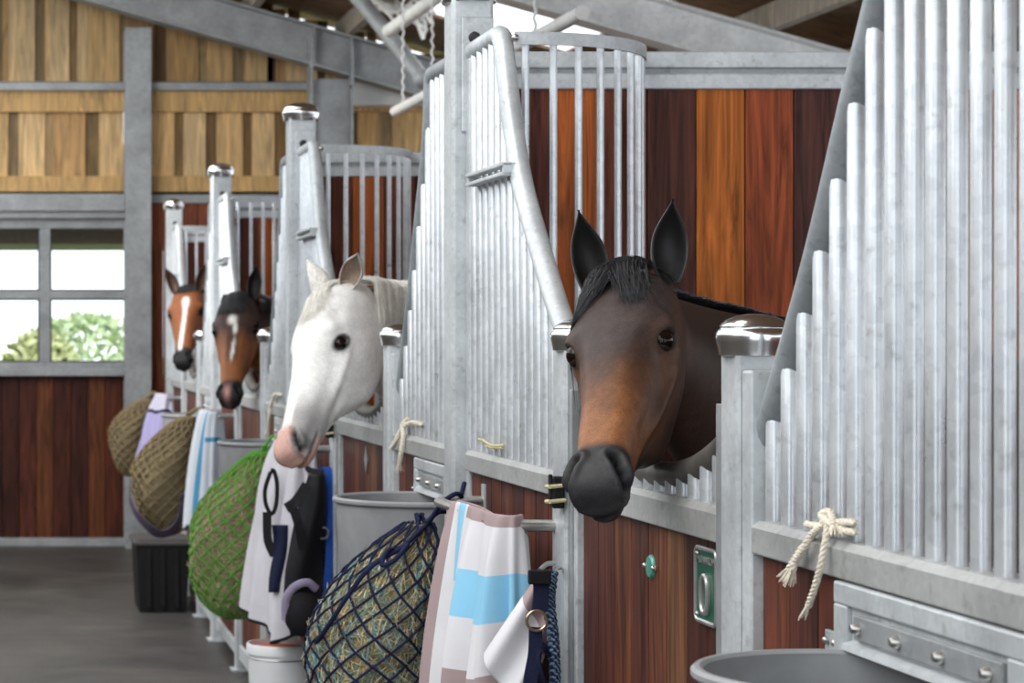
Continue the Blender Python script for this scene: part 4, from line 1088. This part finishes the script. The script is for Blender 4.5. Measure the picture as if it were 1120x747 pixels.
# white bucket with orange lid
bk=tag(empty('bucket',(1.005,8.05,0)),'white plastic bucket with orange contents below the white sheet','bucket')
m=MB(); h=.512; m.lathe([(0,0),(.094,0),(.098,.006),(.113,h-.035),(.119,h-.035),(.119,h-.004),(.116,h),(.110,h),(.110,h-.03),(.088,.012),(0,.012)],n=40); m.build('body',M['white_plastic'],bk)
m=MB(); m.lathe([(0,h-.020),(.06,h-.012),(.109,h-.018),(.108,h-.026),(0,h-.026)],n=32); m.build('lid',M['orange'],bk)
m=MB(); m.tube([(.112*math.cos(a),.112*math.sin(a),h-.05-.05*math.sin(a/1.0) if math.sin(a)>0 else h-.05) for a in [math.pi+math.pi*i/20 for i in range(21)]],.003,6); m.build('handle',M['steel'],bk)
# black feed bin
bn=tag(empty('feed_bin',(.965,13.35,0)),'black rectangular feed bin with lid on the floor under the brown net','bin')
m=MB()
def taper(mb,x0,x1,ya,yb,z0,z1,t):
    vs=[(x0+t,ya+t,z0),(x1-t,ya+t,z0),(x1-t,yb-t,z0),(x0+t,yb-t,z0),(x0,ya,z1),(x1,ya,z1),(x1,yb,z1),(x0,yb,z1)]
    mb.add(vs,[(3,2,1,0),(4,5,6,7),(0,1,5,4),(1,2,6,5),(2,3,7,6),(3,0,4,7)])
taper(m,-.155,.155,-.24,.24,0,.385,.02); 
for x in (-.08,0,.08): m.box(x-.012,x+.012,-.245,-.22,.03,.37,.004)
m.build('body',M['black'],bn,bevel=.006)
m=MB(); m.box(-.168,.168,-.252,.252,.385,.412,.008); m.box(-.14,.14,-.22,.22,.412,.420,.004); m.build('lid',simple('dusty_black',(.055,.052,.05),.55,0,.3,8),bn)
# webbing strap looped under the brown net
gs=tag(empty('girth_strap',(.75,11.5,.6)),'dark strap looped below the brown hay net','strap'); off=-gs.location
m=MB(); m.ribbon([p+off for p in spline([PX(143,528,11.62),PX(142,545,11.55),PX(150,563,11.48),PX(163,577,11.45),PX(176,584,11.46),PX(190,578,11.45),PX(200,560,11.42),PX(204,540,11.35)],8)],.05,(0,-.6,.8),.006); m.build('webbing',simple('plum_webbing',(.06,.045,.075),.8),gs)
# ---------------------------------------------------------------- the building
DW=17.27
def W(x,y): return PX(x,y,DW)
def wx(x): return (x-CX)*DW/F
def wz(y): return HZ+(CY-y)*DW/F
mf,nt,b=newmat('stable_floor')
v=coords(nt); n1=tex_noise(nt,v,1.1,6,.65,.4); n2=tex_noise(nt,v,60,3,.6)
mp=N(nt,'ShaderNodeMapping'); mp.inputs['Scale'].default_value=(1.2,5,1); nt.links.new(v,mp.inputs[0]); n3=tex_noise(nt,mp.outputs[0],2.2,5,.7,.6)
c=ramp(nt,n1,[(.3,(.026,.025,.024)),(.55,(.045,.043,.041)),(.75,(.070,.066,.061))])
c2=ramp(nt,n3,[(.42,(1,1,1)),(.72,(1.9,1.75,1.55))]); o=mixc(nt,c.outputs[0],c2.outputs[0],.8,'MULTIPLY')
nt.links.new(o,b.inputs['Base Color']); rr_=ramp(nt,n1,[(.3,(.38,)*3),(.8,(.6,)*3)]); nt.links.new(rr_.outputs[0],b.inputs['Roughness']); bump(nt,b,n2,.3,.003)
m=MB(); m.box(-9,8,-4,DW+.1,-.12,0); tag(m.build('floor',mf),'dark grey stable aisle floor','floor',kind='structure')
# back gable wall
PINE=[(.72,.47,.21),(.64,.39,.16),(.80,.57,.30),(.50,.30,.13),(.76,.52,.26),(.42,.25,.11),(.68,.45,.20)]
wall=tag(empty('wall_back',(0,DW,0)),'gable end wall of brown boards below and pine boarding above','wall',kind='structure')
m=MB(); x=-3.2; 
while x<wx(136):
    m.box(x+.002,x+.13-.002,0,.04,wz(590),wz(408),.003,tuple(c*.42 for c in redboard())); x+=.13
x=wx(160)
while x<6.2:
    m.box(x+.002,x+.13-.002,0,.04,.05,wz(222),.003,tuple(c*f for c,f in zip((.20,.060,.030),[R.uniform(.8,1.1)]*3))); x+=.13
m.box(-3.2,6.2,.041,.06,0,wz(408)-.02,0,(.02,.01,.008)); m.build('lower_boards',M['hardwood'],wall)
m=MB(); m.box(-3.2,6.2,-.03,.04,0,wz(588)+.0,.004); m.build('base_channel',M['galv_frame'],wall)
def pineboards(mb,x0,x1,z0,z1,dark):
    x=x0; i=0
    while x<x1:
        w=R.choice((.16,.17,.24,.2)); w2=R.uniform(.06,.11)
        kk=dark*R.uniform(.85,1.1); c=tuple(q*kk for q in R.choice(PINE)); mb.box(x,min(x+w,x1),-.0,.025,z0,z1,.003,c); x+=w
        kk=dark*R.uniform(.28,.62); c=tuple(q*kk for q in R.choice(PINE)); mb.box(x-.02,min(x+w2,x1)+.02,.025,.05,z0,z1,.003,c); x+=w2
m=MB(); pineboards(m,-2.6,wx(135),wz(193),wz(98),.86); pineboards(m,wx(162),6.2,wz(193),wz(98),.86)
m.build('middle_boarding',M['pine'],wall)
m=MB()
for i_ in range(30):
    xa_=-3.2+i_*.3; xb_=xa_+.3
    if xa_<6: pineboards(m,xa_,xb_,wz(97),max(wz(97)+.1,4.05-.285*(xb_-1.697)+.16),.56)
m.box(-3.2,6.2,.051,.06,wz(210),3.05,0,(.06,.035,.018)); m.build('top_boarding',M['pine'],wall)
for a,b_ in ((-2.6,wx(136)),(wx(161),6.2)):
    for (ya,yb,nm,d) in ((123,100,'timber_rail',.04),(210,193,'timber_rail',.04)):
        m=MB(); m.box(a,b_,-d,.0,wz(ya),wz(yb),.004,(.52,.33,.14)); m.build(nm,M['pine'],wall)
    m=MB(); m.prism([(-.10,wz(100)),(-.10,wz(92)),(-.004,wz(89)),(0,wz(89)),(0,wz(100))],'x',a,b_); m.build('steel_rail',M['galv_frame'],wall)
    m=MB(); m.box(a,b_,.0,.05,wz(213),wz(210)); m.build('shadow_gap',M['dark'],wall)
m=MB(); m.box(wx(161),6.2,-.02,.05,wz(222),wz(213)); m.build('head_rail',M['galv_frame'],wall)
m=MB(); m.box(wx(374),6.2,-.14,-.02,wz(117),wz(92)); m.build('eaves_sheet',M['whitepaint'],wall)
# window with steel frame and glass
win=tag(empty('window_1',(0,DW,0)),'steel framed four pane window looking onto green garden','window',kind='structure')
m=MB(); m.box(-1.35,wx(136),-.14,.06,wz(232),wz(213),.006); m.box(-1.35,wx(136),-.10,.06,wz(239),wz(232)); m.build('lintel',M['galv_frame'],win)
m=MB()
m.box(-1.35,wx(138),-.03,.05,wz(250),wz(239),.003); m.box(-1.35,wx(138),-.03,.05,wz(327),wz(318),.003); m.box(-1.35,wx(138),-.03,.05,wz(405),wz(396),.003)
for xa,xb in ((43,55),(138,140),(-57,-45),(-160,-147)): m.box(wx(xa),wx(xb),-.032,.052,wz(396),wz(250),.003)
m.build('frame',M['galv_frame'],win)
m=MB(); m.box(-1.35,wx(139),-.09,.05,wz(411),wz(403),.004); m.build('sill',M['galv_frame'],win)
gm,nt,b=newmat('window_glass'); b.inputs['Transmission Weight'].default_value=1; b.inputs['Roughness'].default_value=.02; b.inputs['IOR'].default_value=1.02; b.inputs['Base Color'].default_value=(.96,.98,.97,1)
nz=tex_noise(nt,coords(nt),3); bump(nt,b,nz,.02,.001)
for (a,b_) in ((55,138),(-45,43),(-147,-57)):
    for (ya,yb) in ((318,250),(396,327)):
        m=MB()
        for (p,q,u,v_) in ((wx(a),wx(a)+.012,wz(ya),wz(yb)),(wx(b_)-.012,wx(b_),wz(ya),wz(yb)),(wx(a),wx(b_),wz(ya),wz(ya)+.012),(wx(a),wx(b_),wz(yb)-.012,wz(yb))): m.box(p,q,-.012,.02,u,v_)
        m.build('gasket',M['rubber'],win)
        m=MB(); m.box(wx(a)+.001,wx(b_)-.001,.008,.012,wz(ya)+.001,wz(yb)-.001); m.build('pane',gm,win)
m=MB(); boards_y(m,-3.24,-3.2,-4,DW,0,2.9,.14); m.build('wall_left_blocker',simple('blocker_wall_grey',(.16,.145,.13),.8,0,.1,3))  # unseen wall, added to cut side light; its tone is tuned for that
m=MB(); boards_y(m,4.70,4.74,-3,DW,0,1.6,.14); tag(m.build('wall_right_blocker',M['hardwood']),'unseen boarded wall added behind the stalls to block light','wall',kind='structure')  # unseen low wall, added to block sky light from behind the stalls
bpy.data.objects['wall_left_blocker']['kind']='structure'; bpy.data.objects['wall_left_blocker']['label']='unseen boarded wall added opposite the stalls to cut side light'
# steel columns and rafters
def ibeam_y(mb,x0,x1,y0,y1,z0,z1,t=.014):
    mb.box(x0,x1,y0,y0+t,z0,z1); mb.box(x0,x1,y1-t,y1,z0,z1); xm=(x0+x1)/2; mb.box(xm-t/2,xm+t/2,y0+t,y1-t,z0,z1)
m=MB(); ibeam_y(m,wx(135),wx(163),-.26,-.03,0,wz(35)); o=m.build('column',M['galv_frame'],None,bevel=.002); o.location=(0,DW,0)
tag(o,'galvanised steel gable column beside the window','column',kind='structure')
m=MB(); xa,xb=wx(328),wx(373); t=.016
m.box(xa,xa+t,-.6,-.4,0,3.62); m.box(xb-t,xb,-.6,-.4,0,3.40); m.box(xa+t,xb-t,-.507,-.493,0,3.48)
m.box(xa-.004,xa+.02,-.61,-.39,3.55,3.80); m.box(xb-.02,xb+.004,-.61,-.39,3.42,3.70)
o=m.build('column',M['galv_frame'],None,bevel=.002); o.location=(0,DW,0); tag(o,'wide galvanised portal frame column between tall post and rafter','column',kind='structure')
SL=.285
def zroof(x): return 4.05-SL*(x-1.697)
def rafter(name,D,xa,xb,dep,wid,label,ztop=zroof,mat='galv_frame'):
    m=MB(); t=.018
    # sloped I section in the x-z plane
    def sl(z0,z1,ya,yb):
        vs=[(xa,ya,ztop(xa)+z0),(xb,ya,ztop(xb)+z0),(xb,ya,ztop(xb)+z1),(xa,ya,ztop(xa)+z1)]
        vs+=[(a,yb,c) for a,_,c in vs]
        m.add(vs,[(0,1,2,3),(7,6,5,4),(0,4,5,1),(1,5,6,2),(2,6,7,3),(3,7,4,0)])
    sl(-t,0,-wid/2,wid/2); sl(-dep,-dep+t,-wid/2,wid/2); sl(-dep+t,-t,-.008,.008)
    for q in (2.33,2.60):
        if D>15: 
            vs=[(q,-wid/2,ztop(q)-dep+t),(q+.012,-wid/2,ztop(q)-dep+t),(q+.012,-wid/2,ztop(q)-t),(q,-wid/2,ztop(q)-t)]
            vs+=[(a,-.008,c) for a,_,c in vs]
            m.add(vs,[(0,1,2,3),(7,6,5,4),(0,4,5,1),(1,5,6,2),(2,6,7,3),(3,7,4,0)])
    o=m.build(name,M[mat],None); o.location=(0,D,0); tag(o,label,'beam',kind='structure')
rafter('roof_beam',DW-.5,-2.6,5.5,.30,.20,'galvanised rafter sloping across the far gable')
rafter('roof_beam',12.8,-1.5,6.2,.25,.20,'galvanised rafter with painted-in light sloping over the near partition',mat='galv_lit')
# roof boards with a skylight strip, purlins
def zdeck(x): return zroof(x)+.17
m=MB()
def deck(xa,xb,ya,yb,mb,t=.03):
    vs=[(xa,ya,zdeck(xa)),(xb,ya,zdeck(xb)),(xb,yb,zdeck(xb)),(xa,yb,zdeck(xa))]
    vs+=[(a,b2,c+t) for a,b2,c in vs]
    mb.add(vs,[(3,2,1,0),(4,5,6,7),(0,1,5,4),(1,2,6,5),(2,3,7,6),(3,0,4,7)])
sky=[(2.95,4.0,12.95,16.0)]
deck(-.3,2.95,-3,DW+.3,m); deck(4.0,6.6,-3,DW+.3,m); deck(2.95,4.0,-3,12.95,m); deck(2.95,4.0,16.0,DW+.3,m)
tag(m.build('ceiling',M['roofwood']),'brown timber underside of the roof','ceiling',kind='structure')
sm,nt,b=newmat('skylight_sheet'); b.inputs['Base Color'].default_value=(1,1,1,1); b.inputs['Transmission Weight'].default_value=1; b.inputs['Roughness'].default_value=.15; b.inputs['IOR'].default_value=1.05
nz=tex_noise(nt,coords(nt),8); bump(nt,b,nz,.05,.001)
m=MB(); deck(2.95,4.0,12.95,16.0,m,.006); tag(m.build('skylight',sm),'translucent roof light strip','roof light',kind='structure')
for i,x in enumerate((-.2,.5,1.9,2.6,4.35,5.0,5.8)):
    m=MB(); vs=[]
    m.box(x-.035,x+.035,9.25,DW-.02,zdeck(x)-.165,zdeck(x)-.012,.004,(.38,.33,.27)); 
    o=m.build('roof_purlin',M['pine']); tag(o,'pale timber purlin running along under the roof boards','beam','roof purlins',kind='structure')
# hanging white tube on chains, conduit
tb_=empty('hanging_tube',(0,0,0)); k1=1.42
p0=PX(432,122,9*k1); p1=PX(637,14,6.15*k1)
m=MB(); m.tube([p0,p1],.029,12); m.build('tube',M['whitepaint'],tb_)
for (x_,) in ((441,),(473,),(585,)):
    t=(x_-432)/(637-432); D=1/((1-t)/p0.y+t/p1.y); q=PX(x_,122-(122-14)*t,D)
    m=MB(); zt=zdeck(q.x)-.01; nl=int((zt-q.z)/.03)
    for j in range(nl): m.tube([(q.x+(.006 if j%2 else -.006),q.y,q.z+.02+j*.03),(q.x-(.006 if j%2 else -.006),q.y,q.z+.052+j*.03)],.0065,5)
    m.build('chain',M['whitepaint'],tb_)
tag(tb_,'long white tube hung on chains under the roof','tube')
m=MB(); m.tube([PX(380,-15,14.5),PX(398,5,14.4),PX(430,45,14.2),PX(462,86,14.0)],.05,12); m.ball(PX(462,86,14.0),.062,10,8); o=m.build('duct_pipe',M['galv_frame']); tag(o,'grey pipe slanting down from the roof above the far grille','pipe')
m=MB(); m.tube([PX(425,34,13.4),PX(490,-12,12.2)],.040,12); o=m.build('duct_pipe',M['whitepaint']); tag(o,'short pale pipe under the roof left of the tallest post','pipe')
m=MB()
for i in range(7):
    y=15.0+R.uniform(-.2,.2); pts=[PX(400+R.uniform(-10,10)+j*14,-6+R.uniform(-4,8)+j*R.uniform(2,9),y) for j in range(6)]
    m.tube(spline(pts,5),.012,6)
o=m.build('cable_bundle',M['whitepaint']); tag(o,'tangle of pale cables under the roof','cable')
# outside: eaves soffit, lawn and shrubs
m=MB(); m.box(-4,3,DW+.5,DW+1.9,wz(267)+.02,wz(267)+.7); tag(m.build('eaves_soffit',simple('soffit',(.16,.14,.11),.8)),'dark eaves overhang seen through the window','eaves',kind='structure')
m=MB(); m.box(-14,14,DW+.2,DW+30,-.1,.0); tag(m.build('lawn',simple('lawn',(.30,.42,.16),.9,0,.4,3)),'sunlit lawn outside','ground',kind='structure')
gl=simple('shrub_leaf',(.42,.52,.30),.6,0,.5,6)
gl2=simple('shrub_leaf_pale',(.58,.62,.34),.6,0,.4,6)
SHL=['small pale shrub seen through the left pane','tall green shrub seen through the right pane','wide yellow green shrub low in the window','green shrub at the window edge by the column']
for i,(x,y,rx,rz,mt) in enumerate(((-.75,DW+5.0,.85,1.15,gl2),(1.05,DW+9.0,.95,1.25,gl),(.45,DW+5.2,.50,1.10,gl2),(2.2,DW+5.8,.75,1.0,gl))):
    root=tag(empty('shrub',(x,y,0)),SHL[i],'shrub','garden shrubs')
    m=MB()
    for j in range(1300):
        a=R.uniform(0,2*math.pi); h=R.random(); rr2=rx*math.sqrt(max(0,1-(2*h-1)**2))*R.uniform(.5,1)
        c=Vector((rr2*math.cos(a),rr2*math.sin(a)*.7,.2+h*rz*1.3)); d1=Vector((R.gauss(0,1),R.gauss(0,1),R.gauss(0,1))).normalized(); d2=d1.orthogonal().normalized()
        l=R.uniform(.06,.11); m.add([c-d1*l,c+d2*l*.45,c+d1*l,c-d2*l*.45],[(0,1,2,3)])
    m.build('foliage',mt,root)
    m=MB()
    for j in range(5): m.tube([(R.uniform(-.1,.1),0,0),(R.uniform(-.5,.5)*rx,R.uniform(-.2,.2),rz*.9)],.015,6)
    m.build('stem',M['roofwood'],root)
# ---------------------------------------------------------------- camera, light
cam=bpy.data.cameras.new('camera'); co=bpy.data.objects.new('camera',cam); COL.objects.link(co); SC.camera=co
co.location=(0,0,HZ); co.rotation_euler=(math.radians(90),0,0)
cam.sensor_width=36; cam.lens=F/1120*36; cam.shift_x=(560-CX)/1120; cam.shift_y=-(373.5-CY)/1120
cam.clip_start=.05; cam.dof.use_dof=True; cam.dof.focus_distance=4.2; cam.dof.aperture_fstop=9.0
w=bpy.data.worlds.new('sky'); SC.world=w; w.use_nodes=True; nt=w.node_tree; bg=nt.nodes['Background']
tc=N(nt,'ShaderNodeTexCoord'); sx=N(nt,'ShaderNodeSeparateXYZ'); nt.links.new(tc.outputs['Generated'],sx.inputs[0])
rw=ramp(nt,sx.outputs[2],[(.0,(.80,.86,.92)),(.5,(.93,.97,1.0)),(1.0,(1,1,1))]); nt.links.new(rw.outputs[0],bg.inputs[0]); bg.inputs[1].default_value=2.1
def area(name,loc,target,sx_,sy_,power,col=(1,1,1)):
    l=bpy.data.lights.new(name,'AREA'); l.shape='RECTANGLE'; l.size=sx_; l.size_y=sy_; l.energy=power; l.color=col
    o=bpy.data.objects.new(name,l); COL.objects.link(o); o.location=loc
    o.rotation_euler=(Vector(target)-Vector(loc)).to_track_quat('-Z','Y').to_euler(); return o
area('roof_light_lamp',(.10,4.5,4.35),(.75,5.0,1.2),.9,9,130,(1,.985,.96))
area('roof_light_lamp',(-.3,13,4.3),(.7,15,1.5),1.0,7,190,(1,.985,.96))
vs=SC.view_settings; SC.display_settings.display_device='sRGB'; vs.view_transform='Standard'; vs.look='None'; vs.gamma=1; vs.use_curve_mapping=False; vs.exposure=.28
SC.cycles.use_denoising=True; SC.cycles.max_bounces=8
